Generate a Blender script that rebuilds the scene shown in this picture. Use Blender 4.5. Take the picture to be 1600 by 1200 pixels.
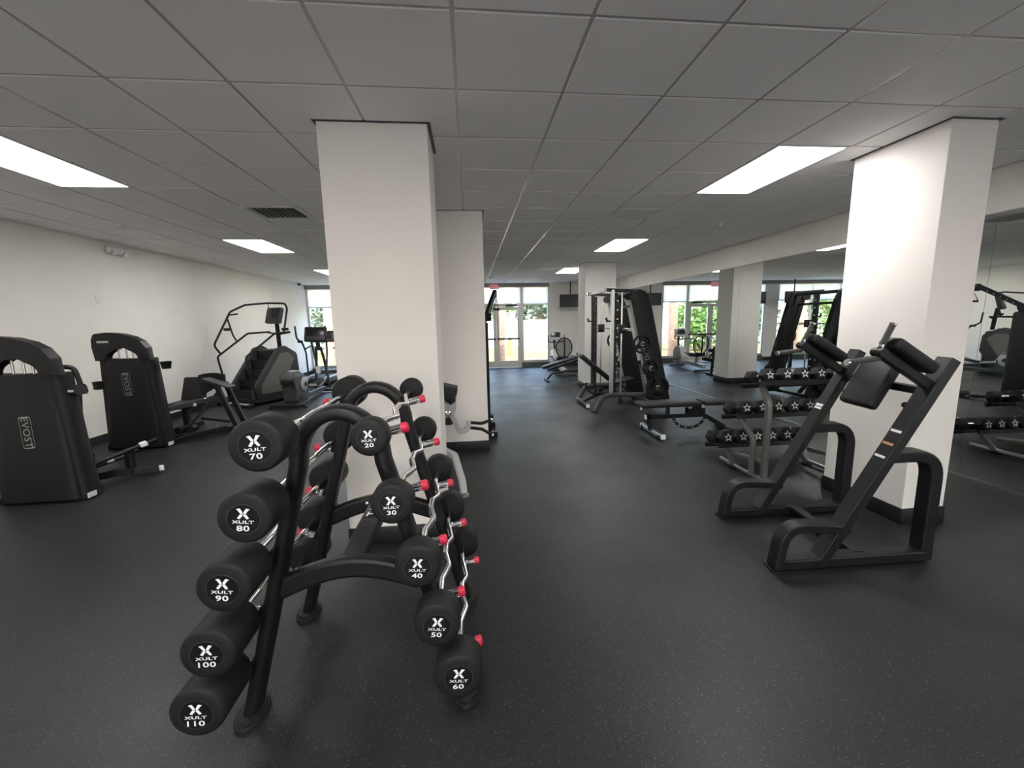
import bpy, bmesh, math, random
from mathutils import Vector, Matrix
random.seed(7)
V = Vector
sc = bpy.context.scene
COL = sc.collection
for o in list(bpy.data.objects): bpy.data.objects.remove(o)

# ------------------------------------------------------------------ camera
CAMH, FPX, PITCH, YAW, ROLL = 1.635, 643.2, .1515, .0976, .0201
def add_camera():
    cy, sy, cp, sp = math.cos(YAW), math.sin(YAW), math.cos(PITCH), math.sin(PITCH)
    fw = V((sy*cp, cy*cp, -sp)); rt = V((cy, -sy, 0)); dn = fw.cross(rt)
    r2 = rt*math.cos(ROLL) + dn*math.sin(ROLL); d2 = dn*math.cos(ROLL) - rt*math.sin(ROLL)
    up = -d2; bk = -fw
    m = Matrix(((r2.x, up.x, bk.x, 0), (r2.y, up.y, bk.y, 0), (r2.z, up.z, bk.z, CAMH), (0, 0, 0, 1)))
    cd = bpy.data.cameras.new('camera'); c = bpy.data.objects.new('camera', cd); COL.objects.link(c)
    c.matrix_world = m; cd.sensor_width = 36; cd.lens = FPX/1600*36; cd.clip_start = .02; cd.clip_end = 300
    sc.camera = c
add_camera()
# ------------------------------------------------------------------ world, sun, exposure
LIGHT_STRENGTH = 8.5
w = bpy.data.worlds.new('sky'); sc.world = w; w.use_nodes = True
nt = w.node_tree; bg = nt.nodes['Background']; st = nt.nodes.new('ShaderNodeTexSky')
st.sky_type = 'NISHITA'; st.sun_disc = False; st.sun_elevation = math.radians(52); st.sun_rotation = math.radians(165)
st.air_density = 1.2; st.dust_density = 2.5; st.ozone_density = 1.0
nt.links.new(st.outputs[0], bg.inputs[0]); bg.inputs[1].default_value = .75
sd = bpy.data.lights.new('sun', 'SUN'); so = bpy.data.objects.new('sun', sd); COL.objects.link(so)
sd.energy = 3.2; sd.angle = .02; sd.color = (1, .94, .84)
so.rotation_euler = (math.radians(40), 0, math.radians(-22)); so.location = (0, -5, 30)
sc.view_settings.view_transform = 'Standard'; sc.view_settings.look = 'None'
sc.view_settings.gamma = 1; sc.view_settings.use_curve_mapping = False
sc.view_settings.exposure = 1.62

# ------------------------------------------------------------------ materials
def mat(name, col, rough=.5, metal=0, spec=.5, noise=None, bump=None, emit=None, coat=0):
    m = bpy.data.materials.new(name); m.use_nodes = True
    t = m.node_tree; b = t.nodes['Principled BSDF']
    b.inputs['Base Color'].default_value = (*col, 1); b.inputs['Roughness'].default_value = rough
    b.inputs['Metallic'].default_value = metal; b.inputs['Specular IOR Level'].default_value = spec
    b.inputs['Coat Weight'].default_value = coat
    tc = t.nodes.new('ShaderNodeTexCoord')
    if noise:                      # (scale, amount): gentle value variation
        n = t.nodes.new('ShaderNodeTexNoise'); n.inputs['Scale'].default_value = noise[0]; n.inputs['Detail'].default_value = 4
        r = t.nodes.new('ShaderNodeValToRGB')
        lo = [c*(1-noise[1]) for c in col]; hi = [min(1, c*(1+noise[1])) for c in col]
        r.color_ramp.elements[0].color = (*lo, 1); r.color_ramp.elements[1].color = (*hi, 1)
        r.color_ramp.elements[0].position = .3; r.color_ramp.elements[1].position = .7
        t.links.new(tc.outputs['Object'], n.inputs['Vector']); t.links.new(n.outputs['Fac'], r.inputs[0]); t.links.new(r.outputs[0], b.inputs['Base Color'])
    if bump:                       # (scale, strength)
        n = t.nodes.new('ShaderNodeTexNoise'); n.inputs['Scale'].default_value = bump[0]; n.inputs['Detail'].default_value = 3
        bp = t.nodes.new('ShaderNodeBump'); bp.inputs['Strength'].default_value = bump[1]; bp.inputs['Distance'].default_value = .004
        t.links.new(tc.outputs['Object'], n.inputs['Vector']); t.links.new(n.outputs['Fac'], bp.inputs['Height']); t.links.new(bp.outputs[0], b.inputs['Normal'])
    if emit:
        b.inputs['Emission Color'].default_value = (*emit[0], 1); b.inputs['Emission Strength'].default_value = emit[1]
    return m
def mat_floor():
    m = mat('rubber_floor', (.018, .018, .019), .5, spec=.32); t = m.node_tree; b = t.nodes['Principled BSDF']
    g = t.nodes.new('ShaderNodeNewGeometry')
    v = t.nodes.new('ShaderNodeTexVoronoi'); v.inputs['Scale'].default_value = 130; v.feature = 'F1'
    t.links.new(g.outputs['Position'], v.inputs['Vector'])
    lt = t.nodes.new('ShaderNodeMath'); lt.operation = 'LESS_THAN'; lt.inputs[1].default_value = .20
    t.links.new(v.outputs['Distance'], lt.inputs[0])
    sep = t.nodes.new('ShaderNodeSeparateColor'); t.links.new(v.outputs['Color'], sep.inputs[0])
    gt = t.nodes.new('ShaderNodeMath'); gt.operation = 'GREATER_THAN'; gt.inputs[1].default_value = .72
    t.links.new(sep.outputs[0], gt.inputs[0])
    mu = t.nodes.new('ShaderNodeMath'); mu.operation = 'MULTIPLY'; t.links.new(lt.outputs[0], mu.inputs[0]); t.links.new(gt.outputs[0], mu.inputs[1])
    mx = t.nodes.new('ShaderNodeMix'); mx.data_type = 'RGBA'
    mx.inputs[6].default_value = (.016, .016, .017, 1); mx.inputs[7].default_value = (.16, .16, .165, 1)
    t.links.new(mu.outputs[0], mx.inputs[0])
    n = t.nodes.new('ShaderNodeTexNoise'); n.inputs['Scale'].default_value = 1.3; n.inputs['Detail'].default_value = 5
    t.links.new(g.outputs['Position'], n.inputs['Vector'])
    r = t.nodes.new('ShaderNodeMapRange'); r.inputs['From Min'].default_value = .3; r.inputs['From Max'].default_value = .7
    r.inputs['To Min'].default_value = .40; r.inputs['To Max'].default_value = .52
    t.links.new(n.outputs['Fac'], r.inputs[0]); t.links.new(r.outputs[0], b.inputs['Roughness'])
    t.links.new(mx.outputs[2], b.inputs['Base Color'])
    n2 = t.nodes.new('ShaderNodeTexNoise'); n2.inputs['Scale'].default_value = 160; t.links.new(g.outputs['Position'], n2.inputs['Vector'])
    bp = t.nodes.new('ShaderNodeBump'); bp.inputs['Strength'].default_value = .35; bp.inputs['Distance'].default_value = .003
    t.links.new(n2.outputs['Fac'], bp.inputs['Height']); t.links.new(bp.outputs[0], b.inputs['Normal'])
    return m
def mat_glass():
    m = bpy.data.materials.new('window_glass'); m.use_nodes = True; t = m.node_tree; t.nodes.remove(t.nodes['Principled BSDF'])
    o = t.nodes['Material Output']; a = t.nodes.new('ShaderNodeBsdfTransparent'); a.inputs[0].default_value = (.95, .95, .95, 1)
    g = t.nodes.new('ShaderNodeBsdfGlossy'); g.inputs['Roughness'].default_value = .02; x = t.nodes.new('ShaderNodeMixShader'); x.inputs[0].default_value = .06
    t.links.new(a.outputs[0], x.inputs[1]); t.links.new(g.outputs[0], x.inputs[2]); t.links.new(x.outputs[0], o.inputs[0]); return m
def mat_shade():
    m = bpy.data.materials.new('shade_cloth'); m.use_nodes = True; t = m.node_tree; t.nodes.remove(t.nodes['Principled BSDF'])
    o = t.nodes['Material Output']; a = t.nodes.new('ShaderNodeBsdfTranslucent'); a.inputs[0].default_value = (.88, .85, .82, 1)
    d = t.nodes.new('ShaderNodeBsdfDiffuse'); d.inputs[0].default_value = (.7, .68, .64, 1); tr = t.nodes.new('ShaderNodeBsdfTransparent')
    x = t.nodes.new('ShaderNodeMixShader'); x.inputs[0].default_value = .25; y = t.nodes.new('ShaderNodeMixShader'); y.inputs[0].default_value = .16
    t.links.new(a.outputs[0], x.inputs[1]); t.links.new(d.outputs[0], x.inputs[2]); t.links.new(x.outputs[0], y.inputs[1]); t.links.new(tr.outputs[0], y.inputs[2]); t.links.new(y.outputs[0], o.inputs[0]); return m
def mat_mesh():
    m = bpy.data.materials.new('mesh_back'); m.use_nodes = True; t = m.node_tree; b = t.nodes['Principled BSDF']
    b.inputs['Base Color'].default_value = (.05, .055, .06, 1); b.inputs['Alpha'].default_value = .6; return m
WALL = mat('wall_paint', (.83, .80, .75), .75, spec=.2, noise=(2.5, .03), bump=(220, .15))
COLP = mat('column_paint', (.83, .79, .75), .7, spec=.2, noise=(2.5, .02), bump=(220, .15))
TILE = mat('ceiling_tile', (.86, .85, .85), .95, spec=.1, noise=(180, .05), bump=(260, .5))
TEE = mat('ceiling_tee', (.50, .49, .48), .25, spec=.9)
FLOOR = mat_floor()
SUBF = mat('subfloor', (.03, .03, .03), .9)
BASEB = mat('black_vinyl_base', (.008, .008, .009), .5)
BLK = mat('black_powder_coat', (.007, .007, .008), .45, spec=.35, bump=(500, .1))
BLK2 = mat('black_shroud', (.009, .009, .010), .55, spec=.3, bump=(300, .12))
RUB = mat('black_rubber', (.009, .009, .0095), .62, spec=.3)
RUBL = mat('black_label_disc', (.006, .006, .007), .4, spec=.3)
VIN = mat('black_vinyl', (.010, .010, .011), .5, spec=.35, bump=(350, .3))
GRIP = mat('knurled_grip', (.06, .06, .06), .5, bump=(600, .8))
CHR = mat('chrome', (.82, .82, .83), .14, 1)
STEEL = mat('brushed_steel', (.6, .6, .6), .32, 1)
GRY = mat('silver_grey_paint', (.17, .168, .16), .38, .35)
GRYL = mat('light_grey_plastic', (.42, .42, .42), .45)
GRYD = mat('dark_grey_plastic', (.035, .036, .039), .5)
RED = mat('red_plastic', (.62, .02, .06), .4)
WHT = mat('white_print', (.8, .8, .8), .6)
WHP = mat('white_plastic', (.75, .75, .74), .45)
LOGO = mat('grey_print', (.30, .30, .30), .5)
RING = mat('label_ring', (.045, .045, .048), .5)
WARN = mat('orange_print', (.5, .22, .12), .6)
ALU = mat('aluminium_frame', (.50, .51, .50), .4, .5)
MIR = mat('mirror_silver', (.84, .87, .85), .0, 1)
GLS = mat_glass(); SHD = mat_shade(); MESH = mat_mesh()
SCREEN = mat('dark_screen', (.012, .014, .018), .25)
LAMP = mat('lamp_diffuser', (.9, .9, .9), .5, emit=((1.0, .975, .955), LIGHT_STRENGTH))
EXIT = mat('exit_red', (.7, .05, .08), .5, emit=((1, .10, .14), .3))
CLEAR = mat('exit_plate', (.75, .72, .70), .3)
BOX = mat('dark_cavity', (.07, .07, .07), .8)
GRASS = mat('grass', (.21, .17, .05), .9, noise=(1.6, .55), bump=(30, 1))
PATH = mat('concrete', (.55, .52, .47), .9, noise=(5, .1))
FENCE = mat('white_vinyl_fence', (.80, .80, .80), .5)
BARK = mat('bark', (.30, .19, .13), .9, noise=(14, .4), bump=(18, 1))
LEAF = mat('leaf_green', (.10, .22, .04), .6, noise=(3, .5))
LEAFD = mat('leaf_blue_green', (.07, .13, .08), .6, noise=(3, .5))
YEL = mat('yellow_paint', (.7, .4, .06), .5)
STUC = mat('stucco', (.6, .57, .52), .9)

# ------------------------------------------------------------------ geometry helpers
def fillet(pts, r, n=6, closed=False):
    pts = [V(p) for p in pts]; out = []; N = len(pts)
    for i, p in enumerate(pts):
        if not closed and (i == 0 or i == N-1): out.append(p); continue
        a = pts[(i-1) % N]-p; b = pts[(i+1) % N]-p
        la, lb = a.length, b.length
        if la < 1e-6 or lb < 1e-6: continue
        a /= la; b /= lb; ang = a.angle(b)
        if ang > math.pi-.03: out.append(p); continue
        d = min(r/math.tan(ang/2), la*.48, lb*.48)
        p0, p1 = p+a*d, p+b*d
        for k in range(n+1):
            t = k/n; out.append(p0*(1-t)**2 + p*2*t*(1-t) + p1*t*t)
    return out
class G:
    def __init__(s): s.b = bmesh.new(); s.hard = False
    def box(s, c, d, bev=0, rot=None, seg=2):
        r = bmesh.ops.create_cube(s.b, size=1); vs = r['verts']
        for v in vs: v.co = V((v.co.x*d[0], v.co.y*d[1], v.co.z*d[2]))
        if bev:
            es = list({e for v in vs for e in v.link_edges})
            q = bmesh.ops.bevel(s.b, geom=es, offset=bev, segments=seg, affect='EDGES', profile=.5)
            vs = list({v for f in q['faces'] for v in f.verts} | {v for v in vs if v.is_valid})
        for v in vs:
            if rot is not None: v.co = rot @ v.co
            v.co += V(c)
        return s
    def mm(s, x0, x1, y0, y1, z0, z1, bev=0): return s.box(((x0+x1)/2, (y0+y1)/2, (z0+z1)/2), (x1-x0, y1-y0, z1-z0), bev)
    def obox(s, p0, p1, w, h, up=(0, 0, 1), bev=0):
        p0, p1 = V(p0), V(p1); t = (p1-p0); L = t.length; t.normalize(); sd_ = V(up).cross(t); sd_.normalize(); u = t.cross(sd_)
        m = Matrix((t, sd_, u)).transposed()
        return s.box((p0+p1)/2, (L, w, h), bev, m)
    def rings(s, rings, cap=True, closed=False):
        R = [[s.b.verts.new(p) for p in r] for r in rings]; n = len(R[0]); m = len(R)
        for i in range(m if closed else m-1):
            a, b = R[i], R[(i+1) % m]
            for k in range(n): s.b.faces.new((a[k], a[(k+1) % n], b[(k+1) % n], b[k]))
        if cap and not closed: s.b.faces.new(R[0][::-1]); s.b.faces.new(R[-1])
        return s
    def tube(s, pts, r, seg=10, fil=0, closed=False, n=6):
        pts = fillet(pts, fil, n, closed) if fil else [V(p) for p in pts]
        N = len(pts); rr = []; u = None
        for i, p in enumerate(pts):
            t = (pts[(i+1) % N]-pts[i-1]) if (closed or 0 < i < N-1) else (pts[1]-pts[0] if i == 0 else pts[-1]-pts[-2])
            t.normalize()
            if u is None: u = t.orthogonal()
            u = (u-t*u.dot(t)).normalized(); v = t.cross(u)
            rr.append([p+(u*math.cos(2*math.pi*k/seg)+v*math.sin(2*math.pi*k/seg))*r for k in range(seg)])
        return s.rings(rr, closed=closed)
    def bar(s, pts, a, b, n=(0, 1, 0), fil=0, rnd=.14, k=6, oval=False, m=6):
        """sweep a rounded section: b along the plane normal n, a inside the plane"""
        pts = fillet(pts, fil, m) if fil else [V(p) for p in pts]
        n = V(n).normalized(); N = len(pts); rr = []
        sec = []
        if oval:
            for i in range(16):
                t = 2*math.pi*i/16; e = .62
                sec.append((math.copysign(abs(math.cos(t))**e, math.cos(t))*a/2, math.copysign(abs(math.sin(t))**e, math.sin(t))*b/2))
        else:
            s.hard = True; c = min(a, b)*rnd
            for sx, sy, f in ((1, 1, 0), (-1, 1, 1), (-1, -1, 0), (1, -1, 1)):
                q = [(sx*a/2, sy*(b/2-c)), (sx*(a/2-c*.3), sy*(b/2-c*.3)), (sx*(a/2-c), sy*b/2)]
                sec += q[::-1] if f else q
        for i, p in enumerate(pts):
            if i == 0: t = pts[1]-pts[0]; sc_ = 1
            elif i == N-1: t = pts[-1]-pts[-2]; sc_ = 1
            else:
                t0 = (pts[i]-pts[i-1]).normalized(); t1 = (pts[i+1]-pts[i]).normalized(); t = t0+t1; sc_ = 1/max(.4, math.cos(t0.angle(t1)/2))
            t.normalize(); sd_ = t.cross(n).normalized()
            rr.append([p+sd_*x*sc_+n*y for x, y in sec])
        return s.rings(rr)
    def cyl(s, p0, p1, r0, r1=None, seg=16):
        return s.lathe(p0, V(p1)-V(p0), [(0, r0), ((V(p1)-V(p0)).length, r0 if r1 is None else r1)], seg)
    def lathe(s, o, ax, prof, seg=20, up=None):
        o = V(o); ax = V(ax).normalized(); u = (V(up)-ax*V(up).dot(ax)).normalized() if up else ax.orthogonal().normalized(); v = ax.cross(u)
        return s.rings([[o+ax*d+(u*math.cos(2*math.pi*k/seg)+v*math.sin(2*math.pi*k/seg))*max(r, 1e-4) for k in range(seg)] for d, r in prof])
    def prism(s, poly, o, ex, ey, dep, bev=0):
        o, ex, ey, dep = V(o), V(ex), V(ey), V(dep)
        a = [s.b.verts.new(o+ex*x+ey*y) for x, y in poly]; b = [s.b.verts.new(o+ex*x+ey*y+dep) for x, y in poly]; n = len(a)
        fs = [s.b.faces.new(a[::-1]), s.b.faces.new(b)]
        for k in range(n): fs.append(s.b.faces.new((a[k], a[(k+1) % n], b[(k+1) % n], b[k])))
        if bev:
            es = list({e for f in fs[:2] for e in f.edges})
            bmesh.ops.bevel(s.b, geom=es, offset=bev, segments=2, affect='EDGES', profile=.5)
        return s
    def ball(s, c, r, sx=1, sy=1, sz=1, seg=14):
        q = bmesh.ops.create_uvsphere(s.b, u_segments=seg, v_segments=max(6, seg//2), radius=r)
        for v in q['verts']: v.co = V((v.co.x*sx, v.co.y*sy, v.co.z*sz))+V(c)
        return s
    def quad(s, *p): s.b.faces.new([s.b.verts.new(V(q)) for q in p]); return s
ORG = {}
def make(name, g, m, parent=None, base=None, smooth=True, sharp=38, fix=True):
    me = bpy.data.meshes.new(name)
    if fix: bmesh.ops.recalc_face_normals(g.b, faces=g.b.faces)
    org = ORG[parent] if parent is not None else V(base) if base is not None else V((0, 0, 0))
    for v in g.b.verts: v.co -= org
    g.b.to_mesh(me); g.b.free(); me.materials.append(m)
    if smooth:
        for p in me.polygons: p.use_smooth = True
        me.set_sharp_from_angle(angle=math.radians(20 if g.hard else sharp))
    o = bpy.data.objects.new(name, me); COL.objects.link(o)
    if parent is not None: o.parent = parent
    else: o.location = org
    ORG[o] = org
    return o
def tag(o, label, cat, group=None):
    o['label'] = label; o['category'] = cat
    if group: o['group'] = group
    return o
def thing(name, label, cat, base=(0, 0, 0), group=None):
    o = bpy.data.objects.new(name, None); COL.objects.link(o); o.empty_display_size = .1
    o.location = base; ORG[o] = V(base); return tag(o, label, cat, group)
def struct(name, g, m, label=None, base=None, smooth=False):
    o = make(name, g, m, None, base, smooth); o['kind'] = 'structure'
    if label: o['label'] = label
    return o
def linkcopy(o, parent, loc=None):
    c = o.copy(); COL.objects.link(c); c.parent = parent
    if loc is not None: c.location = loc
    for ch in o.children: linkcopy(ch, c)
    return c
def dup(root, loc, rotz=0, label=None, group=None):
    c = linkcopy(root, None); c.location = loc; c.rotation_euler = (0, 0, rotz)
    if label: c['label'] = label
    if group: c['group'] = group
    return c
def text(name, s, o, ex, ey, h, m, parent, wide=1.0, shear=0, dep=.0012, bold=.0):
    """flat lettering: s centred at o, running along ex with up ey, cap height h"""
    cu = bpy.data.curves.new(name, 'FONT'); cu.body = s; cu.size = 1; cu.align_x = 'CENTER'; cu.align_y = 'CENTER'; cu.offset = bold; cu.resolution_u = 3; cu.space_character = 1.06
    t = bpy.data.objects.new(name, cu); me = bpy.data.meshes.new_from_object(t); bpy.data.objects.remove(t)
    o, ex, ey = V(o), V(ex).normalized(), V(ey).normalized(); nz = ex.cross(ey)
    g = G(); g.b.from_mesh(me); bpy.data.meshes.remove(me); k = h/.7
    ys = [v.co.y for v in g.b.verts]; cyy = (min(ys)+max(ys))/2; xs = [v.co.x for v in g.b.verts]; cx = (min(xs)+max(xs))/2
    for v in g.b.verts:
        x, y = (v.co.x-cx)*k*wide, (v.co.y-cyy)*k; v.co = o+ex*(x+y*shear)+ey*y+nz*dep
    return make(name, g, m, parent, smooth=False, fix=False)

# ------------------------------------------------------------------ room shell
XL, XR, YB, YF, ZC = -5.4, 4.87, 14.55, -6.4, 2.935
def build_shell():
    fl = struct('floor', G().mm(XL-.15, XR+.15, YF-.15, YB+.15, -.12, -.0075), SUBF, 'black speckled rubber gym floor')
    # rubber mats, 1.22 x 1.83
    mw, ml = 1.2192, 1.83; x0 = 1.12-5.5*mw
    cells = []
    for i in range(10):
        for j in range(13):
            ax, bx_ = max(x0+i*mw, XL), min(x0+(i+1)*mw, XR); ay, by = max(YF+j*ml, YF), min(YF+(j+1)*ml, YB)
            if bx_-ax > .05 and by-ay > .05: cells.append((ax, bx_, ay, by))
    cache = {}
    for ax, bx_, ay, by in cells:
        k = (round(bx_-ax, 3), round(by-ay, 3)); c = ((ax+bx_)/2, (ay+by)/2, 0)
        if k not in cache:
            o = make('rubber_mat', G().box((0, 0, -.004), (k[0]-.0006, k[1]-.0006, .008)), FLOOR, fl, smooth=False); cache[k] = o
        else: o = cache[k].copy(); COL.objects.link(o)
        o.location = c
    struct('wall_left', G().mm(XL-.15, XL, YF, YB, 0, ZC+.1), WALL, 'pale painted side wall behind the cardio machines')
    struct('baseboard_left', G().mm(XL, XL+.012, YF, YB, .001, .115), BASEB)
    struct('wall_front', G().mm(XL-.15, XR+.15, YF-.15, YF, 0, .25).mm(XL-.15, XR+.15, YF-.15, YF, 2.75, ZC+.1).mm(XL-.15, -1.72, YF-.15, YF, .25, 2.75).mm(1.11, XR+.15, YF-.15, YF, .25, 2.75), WALL)  # opening left for the added rear window
    wr = struct('wall_right', G().mm(XR+.012, XR+.15, YF, YB, 0, ZC+.1).mm(XR-.004, XR+.012, YF, YB, 2.535, ZC), WALL, 'pale wall covered with full height mirrors')
    y = 3.51-1.2192*8; first = None
    while y < YB-.3:
        y1 = min(y+1.2192, YB); 
        if y1-y > 1.2:
            if first is None:
                first = make('mirror_panel', G().box((0, 0, 0), (.006, 1.2162, 2.51)), MIR, wr, smooth=False); o = first
            else: o = first.copy(); COL.objects.link(o)
            o.location = (XR+.004, (y+y1)/2, .02+1.255)
        else: make('mirror_panel', G().mm(XR+.001, XR+.007, y+.002, y1-.002, .02, 2.53), MIR, wr, smooth=False)
        y = y1
    struct('trim_1', G().mm(XR-.012, XR+.01, YF, YB, 0.0, .018), STEEL, 'thin metal channel under the mirrors')
    # back wall: header, pillars, curbs
    g = G().mm(XL-.15, XR+.15, YB, YB+.18, 2.86, ZC+.1).mm(2.80, XR+.15, YB, YB+.18, 0, 2.86).mm(-1.70, -1.22, YB, YB+.18, 0, 2.86).mm(XL-.15, XL+.02, YB, YB+.18, 0, 2.86)
    struct('wall_back', g, WALL, 'far wall with glazed doors and windows')
    struct('baseboard_back', G().mm(2.80, XR, YB-.012, YB, .001, .115).mm(-1.70, -1.22, YB-.012, YB, .001, .115), BASEB)
    struct('trim_2', G().mm(XL, 2.80, YB-.03, YB, 2.81, ZC), mat('grey_header', (.28, .27, .26), .6), 'grey header strip above the windows')
    struct('trim_3', G().mm(1.80, 2.80, YB-.01, YB+.14, 0, .17).mm(-1.22, .02, YB-.01, YB+.14, 0, .17).mm(XL+.02, -1.70, YB-.01, YB+.14, 0, .17), mat('dark_green_curb', (.06, .085, .075), .6), 'dark curb below the windows')
    # columns
    def column(x0, x1, y0, y1, lab, trim=True):
        o = struct('column', G().mm(x0, x1, y0, y1, 0, ZC+.02, .004), COLP, lab, base=((x0+x1)/2, (y0+y1)/2, 0))
        t = .010
        make('baseboard', G().mm(x0-t, x1+t, y0-t, y1+t, .001, .128, .003), BASEB, o)
        if trim:
            e = .022; g = G()
            g.mm(x0-e, x1+e, y0-e, y0, ZC-.003, ZC+.004).mm(x0-e, x1+e, y1, y1+e, ZC-.003, ZC+.004).mm(x0-e, x0, y0, y1, ZC-.003, ZC+.004).mm(x1, x1+e, y0, y1, ZC-.003, ZC+.004)
            make('ceiling_trim', g, GRYD, o, smooth=False)
    column(-.945, -.238, 2.985, 3.45, 'broad pale column standing behind the curl bar rack')
    column(-.50, .186, 5.13, 5.62, 'pale column between the rack column and the cable machine')
    column(3.30, 3.66, 2.71, 3.43, 'pale column beside the knee raise station')
    column(2.68, 3.42, 9.55, 10.15, 'pale column beyond the smith machine')
build_shell()

LIGHTS = [(7, 2), (7, 8), (7, 14), (-3, 2), (-3, 8), (-3, 14), (7, -4), (-3, -4), (2, -4), (7, -10), (-3, -10), (2, -10)]  # panels in the negative rows are added fill behind the camera
VENTS = [(6, 5), (-1, 5), (6, 14)]
TS = .6096
GX = lambda i: (i-3.049)*TS
GY = lambda j: (j+3.2149)*TS
def build_ceiling():
    ce = struct('ceiling', G().mm(XL-.15, XR+.15, YF-.15, YB+.18, ZC+.03, ZC+.16), TILE, 'suspended ceiling of square grey tiles')
    hole = set()
    for i, j in LIGHTS: hole |= {(i, j), (i, j+1)}
    for i, j in VENTS: hole.add((i, j))
    i0, i1 = math.floor(XL/TS+3.049), math.ceil(XR/TS+3.049); j0, j1 = math.floor(YF/TS-3.2149), math.ceil(YB/TS-3.2149)
    first = None; rest = G()
    for j in range(j0, j1):
        for i in range(i0, i1):
            if (i, j) in hole: continue
            ax, bx_ = max(GX(i), XL), min(GX(i+1), XR); ay, by = max(GY(j), YF), min(GY(j+1), YB)
            if bx_-ax < .03 or by-ay < .03: continue
            c = ((ax+bx_)/2, (ay+by)/2, ZC); near = -2 <= j <= 9
            if not near: rest.box((c[0], c[1], ZC+.008), (bx_-ax-.019, by-ay-.019, .016)); continue
            if bx_-ax > .6:
                if first is None: first = make('ceiling_tile', G().box((0, 0, .008), (TS-.019, TS-.019, .016), .003, seg=1), TILE, ce, smooth=False); o = first
                else: o = first.copy(); COL.objects.link(o)
                o.location = c
            else: make('ceiling_tile', G().box((c[0], c[1], ZC+.008), (bx_-ax-.019, by-ay-.019, .016), .003, seg=1), TILE, ce, smooth=False)
    o = make('ceiling_tile', rest, TILE, ce, smooth=False); o['kind'] = 'stuff'
    for i in range(i0+1, i1): make('grid_bar', G().mm(GX(i)-.012, GX(i)+.012, YF, YB, ZC+.005, ZC+.04), TEE, ce, smooth=False)
    for j in range(j0+1, j1): make('grid_bar', G().mm(XL, XR, GY(j)-.012, GY(j)+.012, ZC+.006, ZC+.04), TEE, ce, smooth=False)
    labs = ['long white light panel in the ceiling beside the knee raise column', 'white light panel in the ceiling over the smith machine',
            'white light panel in the ceiling beyond the far column', 'long white light panel in the ceiling over the nearer shrouded weight tower',
            'white light panel in the ceiling over the elliptical', 'white light panel in the ceiling over the treadmills',
            'added fill light panel behind the camera on the mirror side', 'added fill light panel behind the camera on the plain wall side',
            'added fill light panel right behind the camera', 'added fill light panel by the rear wall on the mirror side', 'added fill light panel by the rear wall on the plain wall side', 'added fill light panel by the rear wall in the middle']
    for (i, j), lab in zip(LIGHTS, labs):
        cx, cy = GX(i)+TS/2, GY(j)+TS
        t = thing('ceiling_light', lab, 'light', (cx, cy, ZC), 'ceiling light panels')
        wx, wy = TS/2-.004, TS-.004
        g = G().mm(cx-wx, cx-wx+.02, cy-wy, cy+wy, ZC-.004, ZC+.03).mm(cx+wx-.02, cx+wx, cy-wy, cy+wy, ZC-.004, ZC+.03).mm(cx-wx+.02, cx+wx-.02, cy-wy, cy-wy+.02, ZC-.004, ZC+.03).mm(cx-wx+.02, cx+wx-.02, cy+wy-.02, cy+wy, ZC-.004, ZC+.03)
        make('frame', g, WHP, t, smooth=False)
        make('diffuser', G().mm(cx-wx+.02, cx+wx-.02, cy-wy+.02, cy+wy-.02, ZC, ZC+.012), LAMP, t, smooth=False)
    for (i, j), lab in zip(VENTS, ['square slotted air vent in the ceiling before the smith machine', 'square slotted air vent in the ceiling left of the rack column', 'square slotted air vent beside the farthest light panel']):
        cx, cy = GX(i)+TS/2, GY(j)+TS/2
        t = thing('air_vent', lab, 'vent', (cx, cy, ZC), 'ceiling air vents'); h = TS/2-.003
        g = G().mm(cx-h, cx-h+.04, cy-h, cy+h, ZC-.006, ZC+.02).mm(cx+h-.04, cx+h, cy-h, cy+h, ZC-.006, ZC+.02).mm(cx-h+.04, cx+h-.04, cy-h, cy-h+.04, ZC-.006, ZC+.02).mm(cx-h+.04, cx+h-.04, cy+h-.04, cy+h, ZC-.006, ZC+.02)
        make('frame', g, WHP, t, smooth=False)
        make('cavity', G().mm(cx-h, cx+h, cy-h, cy+h, ZC+.022, ZC+.028), BOX, t, smooth=False)
        rot = Matrix.Rotation(math.radians(40), 3, 'Y'); sl = None
        for k in range(10):
            x = cx-h+.07+k*(2*h-.14)/9
            if sl is None: sl = make('slat', G().box((x, cy, ZC+.008), (.042, 2*h-.08, .003), rot=rot), WHP, t, smooth=False); x00 = x
            else: o = sl.copy(); COL.objects.link(o); o.location = (x-x00, 0, 0)
    def disc(x, y, nm, lab, r, h, cat):
        tag(make(nm, G().lathe((x, y, ZC+.001), (0, 0, -1), [(0, r), (h*.5, r), (h*.9, r*.8), (h, r*.3)], 20), WHP, None, (x, y, ZC-h)), lab, cat)
    disc(.66, 12.6, 'smoke_detector', 'round white detector on ceiling near the exit doors', .09, .045, 'detector')
    disc(-4.3, 5.86, 'sprinkler_head', 'small sprinkler on ceiling above the second weight tower', .035, .05, 'sprinkler')
    disc(3.55, 5.7, 'sprinkler_head', 'small sprinkler on ceiling above the flat bench', .035, .05, 'sprinkler')
build_ceiling()

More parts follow.
